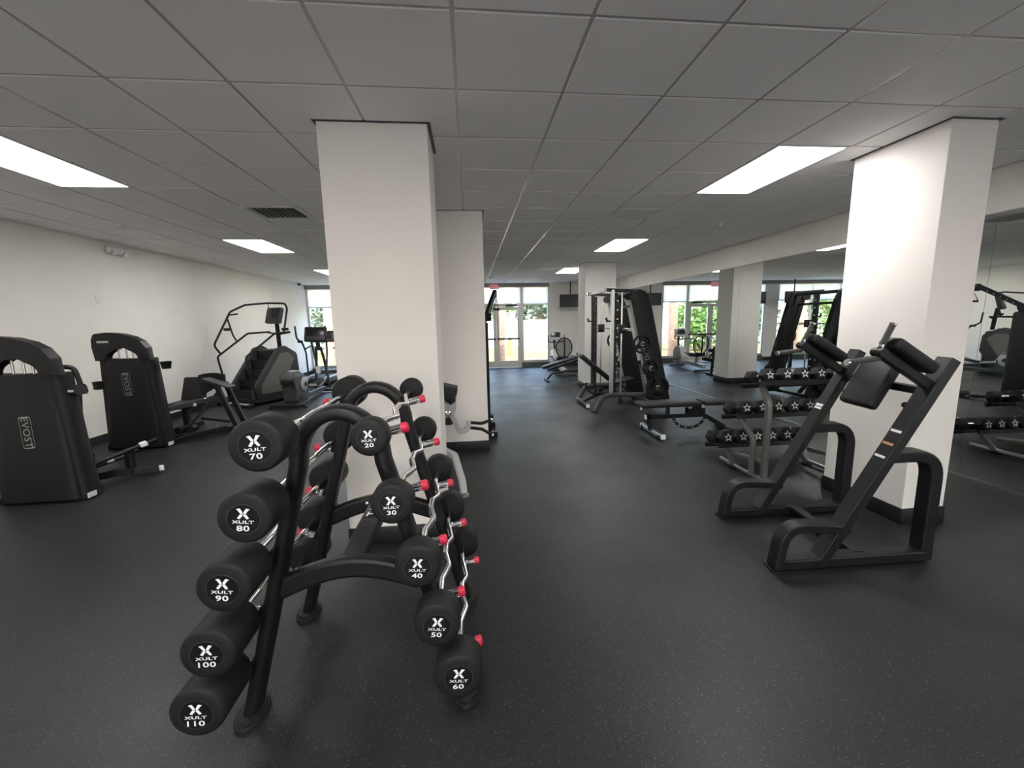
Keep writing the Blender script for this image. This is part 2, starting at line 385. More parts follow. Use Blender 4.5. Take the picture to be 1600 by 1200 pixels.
# ------------------------------------------------------------------ windows and doors
def build_glazing():
    y0, y1 = YB+.03, YB+.10
    def window(n, x0, x1, mull, lab):
        g = G(); f = .05
        for x in [x0, x1-f]+[m-f/2 for m in mull]: g.mm(x, x+f, y0, y1, .17, 2.86)
        g.mm(x0, x1, y0-.002, y1+.002, .17, .25).mm(x0, x1, y0-.002, y1+.002, 2.80, 2.86).mm(x0, x1, y0-.001, y1+.001, 2.19, 2.235)
        o = struct('window_%d' % n, g, ALU, lab, base=((x0+x1)/2, YB, 0))
        xs = [x0]+mull+[x1]
        for a, b in zip(xs, xs[1:]):
            for za, zb in ((.25, 2.19), (2.235, 2.80)): make('pane', G().mm(a+f*.8, b-f*.8, y0+.03, y0+.036, za, zb), GLS, o, smooth=False)
            s = make('roller_shade', G().mm(a+.02, b-.02, y0-.022, y0-.019, 2.205, 2.80), SHD, o, smooth=False)
            make('hem_bar', G().mm(a+.02, b-.02, y0-.026, y0-.014, 2.19, 2.21), WHP, s, smooth=False)
    window(1, 1.83, 2.79, [], 'tall window beside the exit doors')
    window(2, -1.22, .0, [], 'tall window on the hidden side of the exit doors')
    window(3, XL+.02, -1.70, [-4.2, -3.1], 'row of tall windows behind the treadmills')
    g = G(); y2 = YF-.10  # invented rear window, sends soft daylight onto the column fronts
    for x in (-1.72, -.33, 1.06): g.mm(x, x+.05, y2, y2+.06, .25, 2.75)
    g.mm(-1.72, 1.11, y2-.002, y2+.062, .25, .31).mm(-1.72, 1.11, y2-.002, y2+.062, 2.69, 2.75)
    o = struct('window_4', g, ALU, 'added window behind the camera that lets in fill daylight', base=(0, YF, 0))
    for x in (-1.67, -.28): make('pane', G().mm(x, x+1.34, y2+.02, y2+.026, .31, 2.69), GLS, o, smooth=False)
    # door frame with transom
    g = G().mm(-.0, .06, y0, y1, 0, 2.86).mm(1.77, 1.83, y0, y1, 0, 2.86).mm(.06, 1.77, y0, y1, 2.14, 2.235).mm(.06, 1.77, y0, y1, 2.80, 2.86)
    fr = struct('trim_4', g, ALU, 'metal frame around the exit doors', base=(.9, YB, 0))
    make('transom_pane', G().mm(.06, 1.77, y0+.03, y0+.036, 2.235, 2.80), GLS, fr, smooth=False)
    make('roller_shade', G().mm(.02, 1.81, y0-.022, y0-.019, 2.25, 2.80), SHD, fr, smooth=False)
    make('door_closer', G().mm(1.28, 1.66, y0-.07, y0-.001, 2.14, 2.21, .006), GRYD, fr)
    for n, x0, x1 in ((1, .065, .912), (2, .918, 1.765)):
        g = G().mm(x0, x0+.1, y0, y1-.02, .01, 2.13).mm(x1-.1, x1, y0, y1-.02, .01, 2.13).mm(x0+.1, x1-.1, y0, y1-.02, .01, .24).mm(x0+.1, x1-.1, y0, y1-.02, 2.02, 2.13)
        d = struct('door_%d' % n, g, ALU, 'glazed metal exit door with a push bar', base=((x0+x1)/2, YB, 0))
        make('pane', G().mm(x0+.1, x1-.1, y0+.02, y0+.026, .24, 2.02), GLS, d, smooth=False)
        make('push_bar', G().mm(x0+.03, x1-.03, y0-.06, y0-.02, .99, 1.05, .008).mm(x0+.03, x0+.07, y0-.02, y0, .99, 1.05).mm(x1-.07, x1-.03, y0-.02, y0, .99, 1.05), GRYD, d)
    t = thing('exit_sign', 'red lettered EXIT sign hanging above the glazed doors', 'sign', (.87, 14.46, 2.72))
    make('plate', G().mm(.72, 1.02, 14.45, 14.458, 2.73, 2.89, .002), CLEAR, t); make('canopy', G().mm(.78, .96, 14.42, 14.49, 2.89, ZC+.001, .006), WHP, t)
    text('lettering', 'EXIT', (.87, 14.449, 2.81), (1, 0, 0), (0, 0, 1), .10, EXIT, t, 1.1)
    text('lettering', 'EXIT', (.87, 14.459, 2.81), (-1, 0, 0), (0, 0, 1), .10, EXIT, t, 1.1)
build_glazing()

# ------------------------------------------------------------------ outdoors
def build_outdoors():
    struct('ground', G().mm(-60, 60, YB+.18, 90, -.35, -.06), GRASS, 'sunlit dry lawn outside')
    struct('ground', G().mm(-60, 60, -70, YF-.15, -.35, -.06), PATH, 'unseen ground behind the building, grey to keep bounced light neutral')  # never in view; grey chosen so daylight bounced indoors isn't yellow
    struct('path', G().mm(-12, 12, YB+.18, YB+1.3, -.2, -.045), PATH, 'pale concrete walk along the windows')
    f = thing('fence', 'white vinyl privacy fence across the lawn', 'fence', (0, 26, 0)); p0 = None; q0 = None
    for k in range(-14, 14):
        x = k*2.0
        if p0 is None:
            p0 = make('post', G().mm(x-.06, x+.06, 25.94, 26.06, -.06, 1.76, .01), FENCE, f, smooth=False)
            g = G().mm(x+.06, x+1.94, 25.96, 26.04, 1.58, 1.68).mm(x+.06, x+1.94, 25.96, 26.04, .0, .12)
            for s in range(10): g.mm(x+.07+s*.187, x+.07+s*.187+.18, 25.985, 26.015, .12, 1.58)
            q0 = make('panel', g, FENCE, f, smooth=False); xb = x
        else:
            for o in (p0, q0): c = o.copy(); COL.objects.link(c); c.location = (x-xb, 0, 0)
    def tree(nm, lab, x, y, h, r, cz, rx, rz, m, n, ls, group=None):
        t = thing(nm, lab, 'tree', (x, y, -.06), group); rnd = random.Random(int(x*31+y*17))
        g = G().tube([(x, y, -.1), (x+.05, y, h*.4), (x-.04, y+.06, h*.75), (x+.06, y, h)], r, 8)
        for k in range(5):
            a = k*1.3; g.tube([(x, y, h*.6), (x+math.cos(a)*rx*.4, y+math.sin(a)*rx*.4, cz), (x+math.cos(a)*rx*.8, y+math.sin(a)*rx*.7, cz+rz*.4)], r*.35, 6)
        make('trunk', g, BARK, t); g = G()
        for k in range(n):
            u = V((rnd.gauss(0, 1), rnd.gauss(0, 1), rnd.gauss(0, 1))).normalized()*(rnd.random()**.4)
            lump = 1+.25*math.sin(u.x*7+x)*math.sin(u.z*6+y)
            c = V((x+u.x*rx*lump, y+u.y*rx*lump, cz+u.z*rz*lump)); a = V((rnd.uniform(-1, 1), rnd.uniform(-1, 1), rnd.uniform(-.6, .6))).normalized()*ls; b = a.orthogonal().normalized()*ls*.45
            b.rotate(Matrix.Rotation(rnd.random()*6.28, 3, a)); g.quad(c-a, c+b, c+a, c-b)
        o = make('crown', g, m, t, smooth=False, fix=False); o['kind'] = 'stuff'
    def palm(x, y, h, r, lab):
        t = thing('palm_tree', lab, 'tree', (x, y, -.06)); g = G(); n = 26; rr = []
        for k in range(n+1):
            z = -.1+h*k/n; q = r*(1.15-.25*k/n)*(1.06 if k % 2 else .97); rr.append([(x+.02*z+q*math.cos(a*.5236), y+q*math.sin(a*.5236), z) for a in range(12)])
        make('trunk', g.rings(rr), BARK, t); top = V((x+.02*h, y, h-.1)); f0 = G()
        for k in range(16):
            a = k*2.4; d = V((math.cos(a), math.sin(a), 0)); L = 1.9; up = .9-.08*k; prev = None
            for s in range(9):
                u = s/8; p = top+d*L*u+V((0, 0, up*math.sin(u*1.6)-1.3*u*u)); sd_ = V((-d.y, d.x, 0))
                if prev is not None:
                    wv = .35*math.sin(math.pi*min(1, u+.1))+.05; f0.quad(prev, prev+sd_*wv-V((0, 0, wv*.5)), p+sd_*wv*.9-V((0, 0, wv*.5)), p); f0.quad(prev, prev-sd_*wv-V((0, 0, wv*.5)), p-sd_*wv*.9-V((0, 0, wv*.5)), p)
                prev = p
        o = make('fronds', f0, LEAF, t, smooth=False, fix=False); o['kind'] = 'stuff'
    palm(1.19, 16.8, 6.0, .17, 'palm trunk just outside the exit doors')
    palm(-6.0, 18.4, 6.5, .20, 'palm trunk outside the windows by the treadmills')
    tree('broad_tree', 'bright green leafy tree behind the door glass', 1.6, 23.5, 2.6, .12, 2.7, 1.0, .85, LEAF, 900, .17)
    tree('broad_tree', 'blue green oak behind the fence', 5.2, 31, 3, .2, 3.6, 2.3, 2.2, LEAFD, 2200, .26)
    tree('broad_tree', 'dark oak behind the fence further along', 13.2, 33.5, 3, .2, 3.8, 3.0, 2.4, LEAFD, 1800, .28)
    for x, y, s, m, l in ((-1.9, 20.5, 1.2, LEAF, 'round green bush on the lawn nearer the doors'), (-4.6, 22.4, 1.2, LEAF, 'tall green bush in the middle of the lawn'), (-7.6, 24.0, 1.4, LEAFD, 'dark bush by the fence'), (-11.5, 22.5, 1.8, LEAF, 'green bush at the far end of the fence')):
        tree('bush', l, x, y, 1.2*s, .07, 1.15*s, 1.0*s, 1.1*s, m, 1300, .16)
    t = thing('utility_post', 'small yellow utility post on the lawn', 'post', (1.95, 20.6, -.06))
    make('body', G().lathe((1.95, 20.6, -.06), (0, 0, 1), [(0, .13), (.72, .12), (.78, .09)], 12), YEL, t); make('cap', G().lathe((1.95, 20.6, .72), (0, 0, 1), [(0, .13), (.06, .12), (.12, .03)], 12), GRYD, t)
build_outdoors()

# ------------------------------------------------------------------ curl-bar rack with barbells
RX = -.525
PEGZ = [1.228, .983, .738, .495, .251]
def legx(z, s): return RX+s*(.454-.266*z)
def build_bar_rack():
    t = thing('barbell_rack', 'black double sided A-frame rack holding ten curl barbells', 'rack', (RX, 1.94, 0))
    for Y in (1.63, 2.25):
        pts = [(legx(.03, -1), Y, .03), (legx(.30, -1), Y, .30)]+[(RX-.162*math.cos(a), Y, 1.10+.20*math.sin(a)) for a in [math.pi*k/16 for k in range(17)]]+[(legx(.30, 1), Y, .30), (legx(.03, 1), Y, .03)]
        fr = make('end_frame', G().bar(pts, .060, .098, oval=True), BLK, t)
        for s in (-1, 1):
            x = legx(0, s); g = G()
            ring = lambda z, k: [(x+(.062+.0)*k*math.cos(a)*1.0+0, Y+.092*k*math.sin(a), z) for a in [i*math.pi/12 for i in range(24)]]
            make('foot', g.rings([ring(0, 1), ring(.016, 1), ring(.022, .95), ring(.022, .84), ring(.034, .80), ring(.036, .74)]), RUB, fr)
            for z in PEGZ:
                xl = legx(z, s)+s*.028; tip = RX+s*(.264+.27*(1.228-z)); zt = z; zr = z-.022
                root = V((xl, Y, zr)); d = (V((tip, Y, zt))-root); L = d.length; d.normalize()
                p = make('peg', G().lathe(root-d*.01, d, [(0, .019), (L-.014, .019)], 14), CHR, fr)
                make('peg_cap', G().lathe(root+d*(L-.026), d, [(0, .0185), (.002, .0215), (.022, .0215), (.028, .016)], 14), RED, p)
                make('cradle', G().obox(root-d*.012+V((0, 0, .012)), root+d*.018+V((0, 0, .02)), .07, .05, bev=.008), RUB, p)
        a, b = legx(.57, -1)+.02, legx(.57, 1)-.02
        arc = [(a+(b-a)*k/12, Y, .575+.075*math.sin(math.pi*k/12)) for k in range(13)]
        make('cross_arch', G().bar(arc, .088, .056, rnd=.3), BLK, t)
    beam = make('centre_beam', G().bar([(RX, 1.655, .655), (RX, 2.225, .655)], .10, .06, n=(0, 0, 1), rnd=.2), BLK, t)
    make('name_plate', G().mm(RX-.040, RX+.040, 1.985, 2.165, .6845, .6865, .0005), RUBL, beam)
    text('lettering', 'TAC', (RX, 2.075, .6868), (0, 1, 0), (-1, 0, 0), .048, WHT, beam, 1.15, bold=.02)
    make('bolt', G().lathe((RX-.07, 2.215, .66), (0, -1, 0), [(0, .012), (.008, .012), (.012, .006)], 8), CHR, beam)
build_bar_rack()
def butterfly(o, ex, ey, s, parent):
    o, ex, ey = V(o), V(ex), V(ey); g = G()
    for sx in (-1, 1):
        for w_ in ([(-.06, .24), (-.50, 1.0), (-1.12, .86), (-.80, .55), (-.44, .03), (-.06, .0)], [(-.06, -.05), (-.46, -.03), (-.98, -.80), (-.58, -.98), (-.06, -.32)]):
            g.quad(*[o+ex*(x*sx*s)+ey*(y*s) for x, y in w_])
    return make('emblem', g, WHT, parent, smooth=False, fix=False)
def build_barbells():
    spec = {20: (1, 0), 30: (1, 1), 40: (1, 2), 50: (1, 3), 60: (1, 4), 70: (-1, 0), 80: (-1, 1), 90: (-1, 2), 100: (-1, 3), 110: (-1, 4)}
    XS = {20: -.357, 30: -.297, 40: -.220, 50: -.161, 60: -.090, 70: -.705, 80: -.768, 90: -.862, 100: -.942, 110: -1.005}
    R = {20: .066, 30: .075, 40: .082, 50: .087, 60: .092, 70: .089, 80: .089, 90: .0905, 100: .093, 110: .095}
    T = {20: .07, 30: .08, 40: .095, 50: .11, 60: .125, 70: .14, 80: .155, 90: .17, 100: .185, 110: .20}
    where = ['on the top pegs', 'on the second pegs', 'on the middle pegs', 'on the fourth pegs', 'on the lowest pegs']
    for n, (s, k) in spec.items():
        x, z = XS[n], PEGZ[k]+(.022 if k < 4 else .04); r, th = R[n], T[n]; yo = 1.40 if s > 0 else 1.362
        ye = 3.88-yo; yi, yj = yo+th, ye-th
        t = thing('curl_barbell', 'black curl barbell marked %d %s, side facing the %s' % (n, where[k], 'mirrors' if s > 0 else 'weight towers'), 'barbell', (x, 1.94, z-r), 'curl barbells on the A-frame rack')
        off = V((s*.75, 0, -.55)).normalized()
        prof = [(0, 0), (.22, 0), (.36, .030), (.45, .004), (.55, .004), (.64, .030), (.78, 0), (1, 0)]
        pts = [V((x, yi-.02+(yj-yi+.04)*u, z))+off*d for u, d in prof]
        b = make('bar', G().tube(pts, .0135, 10, fil=.05, n=4), CHR, t)
        for d, y in ((-1, yo), (1, ye)):
            # d points outwards
            e = .012; o = V((x, y, z)); ax = V((0, -d, 0))
            h = make('head', G().lathe(o, ax, [(0, .58*r), (.001, r-e), (.004, r-e*.4), (e, r), (th-e, r), (th-.003, r-e*.5), (th, r-e*1.3), (th, .02)], 40), RUB, t)
            ex = V((1, 0, 0))*(1 if d < 0 else -1); ey = V((0, 0, 1))
            q = random.Random(n+d).uniform(-.14, .14)
            ex, ey = ex*math.cos(q)+ey*math.sin(q), ey*math.cos(q)-ex*math.sin(q)
            make('label_disc', G().lathe(o-ax*.0008, ax, [(0, .56*r), (.002, .58*r)], 36), RUBL, h)
            make('label_ring', G().rings([[o-ax*.0012+(V((1, 0, 0))*math.cos(a)+V((0, 0, 1))*math.sin(a))*rr for a in [i*math.pi/18 for i in range(36)]] for rr in (.585*r, .60*r)], cap=False), RING, h, fix=False, smooth=False)
            if d < 0:
                f = o-ax*.0022; c = r/.09
                butterfly(f+ey*.020*c, ex, ey, .0195*c, h)
                text('brand_lettering', 'XULT', f-ey*.0085*c, ex, ey, .0105*c, WHT, h, 1.75, bold=.03)
                text('weight_number', str(n), f-ey*.031*c, ex, ey, .019*c, WHT, h, 1.5, bold=.02)
build_barbells()

# ------------------------------------------------------------------ vertical knee raise station
def build_knee_raise():
    t = thing('knee_raise_station', 'black vertical knee raise station with arm pads and back pad', 'gym machine', (2.5, 2.65, 0))
    O = V((1.895, 2.30, 0)); U = V((.9985, -.02, 0)); W = V((.10, .70, 0)).normalized()
    P = lambda u, v, z: O+U*u+W*v+V((0, 0, z))
    UB = lambda z: .33+.575*(z-.05)
    for v in (0, .72):
        n = W
        make('base_beam', G().bar([P(.06, v, .045), P(1.09, v, .045)], .07, .10, n=n), BLK, t)
        make('foot_step', G().bar([P(.03, v, .02), P(.07, v, .30), P(.50, v, .265)], .055, .10, n=n, fil=.17, m=8), BLK, t)
        up = make('upright', G().bar([P(UB(.04), v, .04), P(UB(1.345), v, 1.345)], .062, .105, n=n, rnd=.1), BLK, t)
        make('rear_support', G().bar([P(1.06, v, .02), P(1.06, v, .735), P(.72, v, .735)], .075, .10, n=n, fil=.20, m=8), BLK, t)
        for z, m in ((.88, WHT), (.80, WARN) if v == 0 else (.90, WHT), (.72, WHT) if v == 0 else (.905, WHT)):
            d = V((.575, 0, 1)).normalized(); c = P(UB(z), v, z)+d.cross(W)*0; nn = d.cross(W).normalized()
            if nn.x > 0: nn = -nn
            make('sticker', G().box(c+nn*.0318, (.001, .075, .016), rot=Matrix((nn, W, d)).transposed()), m, up, smooth=False)
        make('end_plate', G().bar([P(-.01, v, .006), P(.09, v, .006)], .012, .12, n=n), RUB, t)
        s = 1 if v > .3 else -1
        vv = v-s*0.0
        a, b = P(UB(1.19)-.02, vv, 1.18), P(.60, vv, 1.405)
        arm = make('arm_beam', G().bar([a, b], .06, .05, n=n), BLK, t)
        d = (b-a).normalized(); nn = d.cross(W).normalized(); nn = nn if nn.z > 0 else -nn
        c = (a+b)/2+nn*.075+d*.04
        make('arm_pad', G().box(c, (.34, .15, .075), .024, Matrix((d, W, nn)).transposed(), 3), VIN, t)
        h = make('handle_bracket', G().cyl(P(.60, vv-.04, 1.40), P(.60, vv+.04, 1.40), .028), BLK, t)
        make('upright_grip', G().cyl(P(.595, vv, 1.41), P(.665, vv, 1.565), .017), GRIP, h); make('grip_cap', G().cyl(P(.665, vv, 1.565), P(.670, vv, 1.575), .019), CHR, h)
        make('forward_grip', G().cyl(P(.60, vv, 1.365), P(.40, vv, 1.345), .017), GRIP, h); make('grip_cap', G().cyl(P(.40, vv, 1.345), P(.388, vv, 1.344), .019), CHR, h)
        make('collar', G().cyl(P(.605, vv, 1.43), P(.612, vv, 1.446), .019), CHR, h)
    make('cross_beam', G().bar([P(.62, 0, .05), P(.62, .72, .05)], .07, .07, n=(0, 0, 1)), BLK, t)
    make('cross_beam', G().bar([P(UB(1.14)+.02, 0, 1.14), P(UB(1.14)+.02, .72, 1.14)], .06, .05, n=(0, 0, 1)), BLK, t)
    d = V((.575, 0, 1)).normalized(); nn = V((-d.z, 0, d.x))
    c = P(UB(1.12), .36, 1.12)+nn*.07
    make('back_pad', G().box(c, (.085, .30, .38), .03, Matrix((nn, W, d)).transposed(), 3), VIN, t)
    make('pad_bracket', G().box(c-nn*.055, (.03, .16, .2), .004, Matrix((nn, W, d)).transposed()), BLK, t)
    for v in (.1, .62): make('knob', G().ball(P(UB(1.07), v, 1.04), .02), BLK, t)
build_knee_raise()

# ------------------------------------------------------------------ hex dumbbell rack
def star(o, ex, ey, s, parent):
    o, ex, ey = V(o), V(ex), V(ey); g = G(); pt = lambda r, a: o+ex*(r*s*math.sin(a))+ey*(r*s*math.cos(a)); tau = 2*math.pi
    for k in range(5):
        a = k*tau/5; b = a+tau/10; c = a-tau/10
        g.quad(pt(1, a), pt(.42, b), pt(.24, b), pt(.62, a)); g.quad(pt(1, a), pt(.62, a), pt(.24, c), pt(.42, c))
    return make('emblem', g, WHT, parent, smooth=False, fix=False)
TIERS = [(3.72, .985), (4.02, .60), (4.30, .20)]      # (y of tray centre, height of tray)
def build_dumbbell_rack():
    x0, x1 = 2.70, 3.78
    t = thing('dumbbell_rack', 'grey framed three tier rack of hex dumbbells before the mirror', 'rack', (3.3, 4.0, 0))
    for x in (x0+.12, x1-.10):
        f = make('end_frame', G().bar([(x, 3.60, .02), (x, 3.60, .80), (x, 3.72, .97)], .062, .05, n=(1, 0, 0), fil=.12, oval=True), GRY, t)
        make('brace', G().bar([(x-.03, 3.74, .05), (x-.03, 3.74, .42), (x-.03, 3.95, .57)], .055, .045, n=(1, 0, 0), fil=.12, oval=True), GRY, f)
        make('low_arm', G().bar([(x, 3.62, .22), (x, 4.05, .17)], .05, .04, n=(1, 0, 0), oval=True), GRY, f)
        make('base_rail', G().bar([(x, 3.57, .035), (x, 4.30, .035)], .035, .03, n=(1, 0, 0)), STEEL, f)
        make('front_leg', G().bar([(x, 4.05, .02), (x, 4.20, .17)], .05, .045, n=(1, 0, 0)), GRY, f)
        for y in (3.58, 4.05): make('foot', G().lathe((x, y, 0), (0, 0, 1), [(0, .055), (.012, .055), (.022, .035)], 16), RUB, f)
    rot = Matrix.Rotation(math.radians(-13), 3, 'X')
    for k, (y, z) in enumerate(TIERS):
        g = G().box((x0/2+x1/2, y, z), (x1-x0, .26, .012), rot=rot)
        for s in (-1, 1): g.box(V((x0/2+x1/2, y, z))+rot @ V((0, s*.13, -.012)), (x1-x0, .022, .05), .004, rot=rot)
        make('tray', g, BLK, t, smooth=False)
    def dumbbell(r, nm):
        d = thing('hex_dumbbell', '', 'dumbbell', (0, 0, 0)); L = r*1.28
        make('handle', G().lathe((0, -.075, r*.866), (0, 1, 0), [(0, .013), (.03, .014), (.075, .0165), (.12, .014), (.15, .013)], 12), CHR, d)
        for s in (-1, 1):
            h = make('head', G().lathe((0, s*.062, r*.866), (0, s, 0), [(0, r*.72), (.014, r), (L-.018, r), (L, r*.70)], 6, up=(1, 0, 0)), RUB, d)
            star((0, s*(.062+L+.0006), r*.866), (-s, 0, 0), (0, 0, 1), r*.60, h)
        return d
    labs = ['black hex dumbbell with white star on the top tray', 'black hex dumbbell with white star on the middle tray', 'heavier black hex dumbbell with white star on the lowest tray']
    for k, (y, z) in enumerate(TIERS):
        r = (.071, .078, .084)[k]; n = 6
        src = dumbbell(r, k)
        for i in range(n):
            x = x0+.10+(x1-x0-.2)*i/(n-1); o = src if i == 0 else linkcopy(src, None)
            o.location = (x, y, z+.007); o.rotation_euler = (math.radians(-13), 0, random.uniform(-.015, .015))
            o['label'] = labs[k]; o['group'] = ('dumbbells on the top tray', 'dumbbells on the middle tray', 'dumbbells on the lowest tray')[k]
build_dumbbell_rack()

# ------------------------------------------------------------------ benches
def build_flat_bench():
    t = thing('weight_bench', 'black adjustable bench laid flat before the dumbbell rack', 'bench', (3.0, 5.5, 0)); Y = 5.5
    make('back_pad', G().box((2.76, Y, .435), (.88, .29, .065), .022, seg=3), VIN, t)
    make('seat_pad', G().box((3.46, Y, .435), (.42, .29, .06), .022, seg=3), VIN, t)
    make('main_beam', G().bar([(2.44, Y, .25), (3.30, Y, .25), (3.62, Y, .06)], .06, .06, fil=.08), BLK, t)
    make('front_post', G().bar([(2.52, Y, .06), (2.47, Y, .25), (2.47, Y, .30)], .06, .06), BLK, t)
    make('hinge_post', G().mm(2.74, 2.78, Y-.03, Y+.03, .25, .41), BLK, t)
    f = make('front_foot', G().bar([(2.54, Y-.34, .045), (2.54, Y+.34, .045)], .06, .06, n=(0, 0, 1)), STEEL, t)
    for s in (-1, 1): make('end_cap', G().box((2.54, Y+s*.345, .045), (.066, .02, .066), .004), WHP, f); make('wheel', G().cyl((2.50, Y+s*.28, .03), (2.58, Y+s*.28, .03), .03), RUB, f)
    r = make('rear_foot', G().bar([(3.64, Y-.2, .04), (3.64, Y+.2, .04)], .06, .06, n=(0, 0, 1)), BLK, t)
    arc = [(3.06+.24*math.cos(a), Y-.055, .27-.19*math.sin(a)) for a in [math.pi*(k/14) for k in range(15)]]
    q = make('adjuster_arc', G().bar(arc, .04, .012), BLK, t)
    for k in range(2, 13, 2): p = V(arc[k]); make('pin_hole', G().cyl(p+V((0, -.007, 0)), p+V((0, -.0085, 0)), .008, seg=10), WHP, q)
    for x in (3.06, 3.26): make('hinge', G().cyl((x, Y-.07, .385), (x, Y+.07, .385), .028), STEEL, t)
    make('hinge_plate', G().mm(3.05, 3.30, Y-.05, Y-.04, .25, .41).mm(3.05, 3.30, Y+.04, Y+.05, .25, .41), BLK, t)
    make('cap', G().box((2.435, Y, .25), (.012, .062, .062)), WHP, t); make('pad_tab', G().box((2.325, Y-.1, .40), (.012, .04, .04)), WHP, t)
    make('seat_handle', G().tube([(3.60, Y, .38), (3.78, Y-.02, .34)], .011), BLK, t)
build_flat_bench()
def build_incline_bench():
    t = thing('incline_bench', 'black incline bench standing inside the smith machine', 'bench', (2.5, 7.62, 0)); Y = 7.62
    a, b = V((2.06, Y, .97)), V((2.66, Y, .47)); d = (b-a).normalized(); n = V((-d.z, 0, d.x)); n = n if n.z > 0 else -n
    make('back_pad', G().box((a+b)/2, (.80, .28, .07), .022, Matrix((d, V((0, 1, 0)), n)).transposed(), 3), VIN, t)
    make('seat_pad', G().box((2.90, Y, .47), (.34, .30, .06), .02, Matrix.Rotation(math.radians(-14), 3, 'Y'), 3), VIN, t)
    make('main_beam', G().bar([(2.12, Y, .08), (2.42, Y, .22), (3.02, Y, .22), (3.16, Y, .06)], .06, .06, fil=.1), BLK, t)
    make('strut', G().bar([(2.36, Y, .22), (2.30, Y, .70)], .04, .04), BLK, t); make('strut', G().bar([(2.74, Y, .22), (2.74, Y, .44)], .05, .05), BLK, t)
    f = make('front_foot', G().bar([(2.12, Y-.30, .05), (2.12, Y+.36, .05)], .06, .06, n=(0, 0, 1)), BLK, t)
    for s in (-.31, .37): make('end_cap', G().box((2.12, Y+s, .05), (.066, .02, .066), .004), WHP, f)
    make('rear_foot', G().bar([(3.16, Y-.2, .04), (3.16, Y+.2, .04)], .06, .06, n=(0, 0, 1)), BLK, t)
    q = make('adjuster_arc', G().bar([(2.36+.2*math.cos(x), Y-.05, .42+.2*math.sin(x)) for x in [math.pi*(.95+.5*k/10) for k in range(11)]], .04, .012), BLK, t)
build_incline_bench()
def build_decline_bench():
    t = thing('decline_bench', 'dark decline sit up bench near the recumbent bike', 'bench', (2.4, 10.95, 0)); Y = 10.95
    a, b = V((1.90, Y, .37)), V((2.86, Y, .64)); d = (b-a).normalized(); n = V((-d.z, 0, d.x))
    make('pad', G().box((a+b)/2, (1.0, .30, .075), .025, Matrix((d, V((0, 1, 0)), n)).transposed(), 3), VIN, t)
    make('beam', G().bar([a+V((.15, 0, -.07)), b+V((.15, 0, -.06))], .06, .05), BLK, t)
    make('front_leg', G().bar([(2.02, Y, .03), (2.16, Y, .20), (2.55, Y, .25), (3.0, Y, .25)], .05, .05, fil=.1), BLK, t)
    make('rear_leg', G().bar([(3.0, Y, .03), (2.94, Y, .80)], .06, .06), BLK, t)
    make('front_foot', G().bar([(2.02, Y-.25, .03), (2.02, Y+.25, .03)], .05, .05, n=(0, 0, 1)), BLK, t); make('rear_foot', G().bar([(3.0, Y-.25, .03), (3.0, Y+.25, .03)], .05, .05, n=(0, 0, 1)), BLK, t)
    for x, z in ((2.95, .70), (3.12, .46)):
        p = make('roller_bar', G().cyl((x, Y-.22, z), (x, Y+.22, z), .014), STEEL, t)
        for s in (-1, 1): make('roller', G().lathe((x, Y+s*.05, z), (0, s, 0), [(0, .04), (.01, .055), (.16, .055), (.17, .04)], 14), VIN, p)
    make('roller_arm', G().bar([(2.94, Y, .70), (3.12, Y, .46)], .04, .04), BLK, t)
build_decline_bench()

# ------------------------------------------------------------------ smith machine
def logo_plate(c, ex, ey, h, parent, wtxt=.28):
    """rounded outline with the maker's lettering; ex is the reading direction"""
    c, ex, ey = V(c), V(ex).normalized(), V(ey).normalized(); n = ex.cross(ey); a, b = h*2.15, h*.72
    loop = fillet([c+ex*x+ey*y for x, y in ((-a, -b), (a, -b), (a, b), (-a, b))], h*.3, 4, True); g = G(); N = len(loop)
    inner = [c+(p-c)*1.0-((p-c).normalized())*h*.12 for p in loop]
    vo = [g.b.verts.new(p+n*.001) for p in loop]; vi = [g.b.verts.new(p+n*.001) for p in inner]
    for k in range(N): g.b.faces.new((vo[k], vo[(k+1) % N], vi[(k+1) % N], vi[k]))
    make('logo_outline', g, LOGO, parent, smooth=False, fix=False)
    text('logo_lettering', 'EVOST', c, ex, ey, h*.85, LOGO, parent, 1.12, dep=.001)
def weight_plate(r, th, label, loc, group):
    t = thing('weight_plate', label, 'weight plate', loc, group); o = V(loc)
    seg = 40; rr = []
    prof = [(-th/2, r*.16), (-th/2, r*.30), (-th*.3, r*.34), (-th*.3, r*.40)]
    # solid hub and rim, joined by three spokes
    hub = [(0, .026), (0, r*.36), (th*.8, r*.36), (th*.8, .026)]
    g = G(); ax = V((0, 1, 0)); st_ = o-ax*th/2
    ring = lambda d, q: [st_+ax*d+V((q*math.cos(k*2*math.pi/seg), 0, q*math.sin(k*2*math.pi/seg))) for k in range(seg)]
    g.rings([ring(th*.1, .026), ring(th*.1, r*.40), ring(th*.9, r*.40), ring(th*.9, .026)], closed=True)
    make('hub', g, RUB, t)
    make('rim', G().rings([ring(0, r*.80), ring(0, r*.97), ring(th*.2, r), ring(th*.8, r), ring(th, r*.97), ring(th, r*.80)], closed=True), RUB, t)
    for k in range(3):
        a = math.pi/2+k*2*math.pi/3; d = V((math.cos(a), 0, math.sin(a)))
        make('spoke', G().obox(o+d*r*.36, o+d*r*.84, th*.6, r*.46, up=d.cross(ax)), RUB, t, smooth=False)
    make('sleeve_ring', G().rings([ring(-.001, .026), ring(-.001, .036), ring(th*.1, .036), ring(th*.1, .026)], closed=True), STEEL, t)
    return t
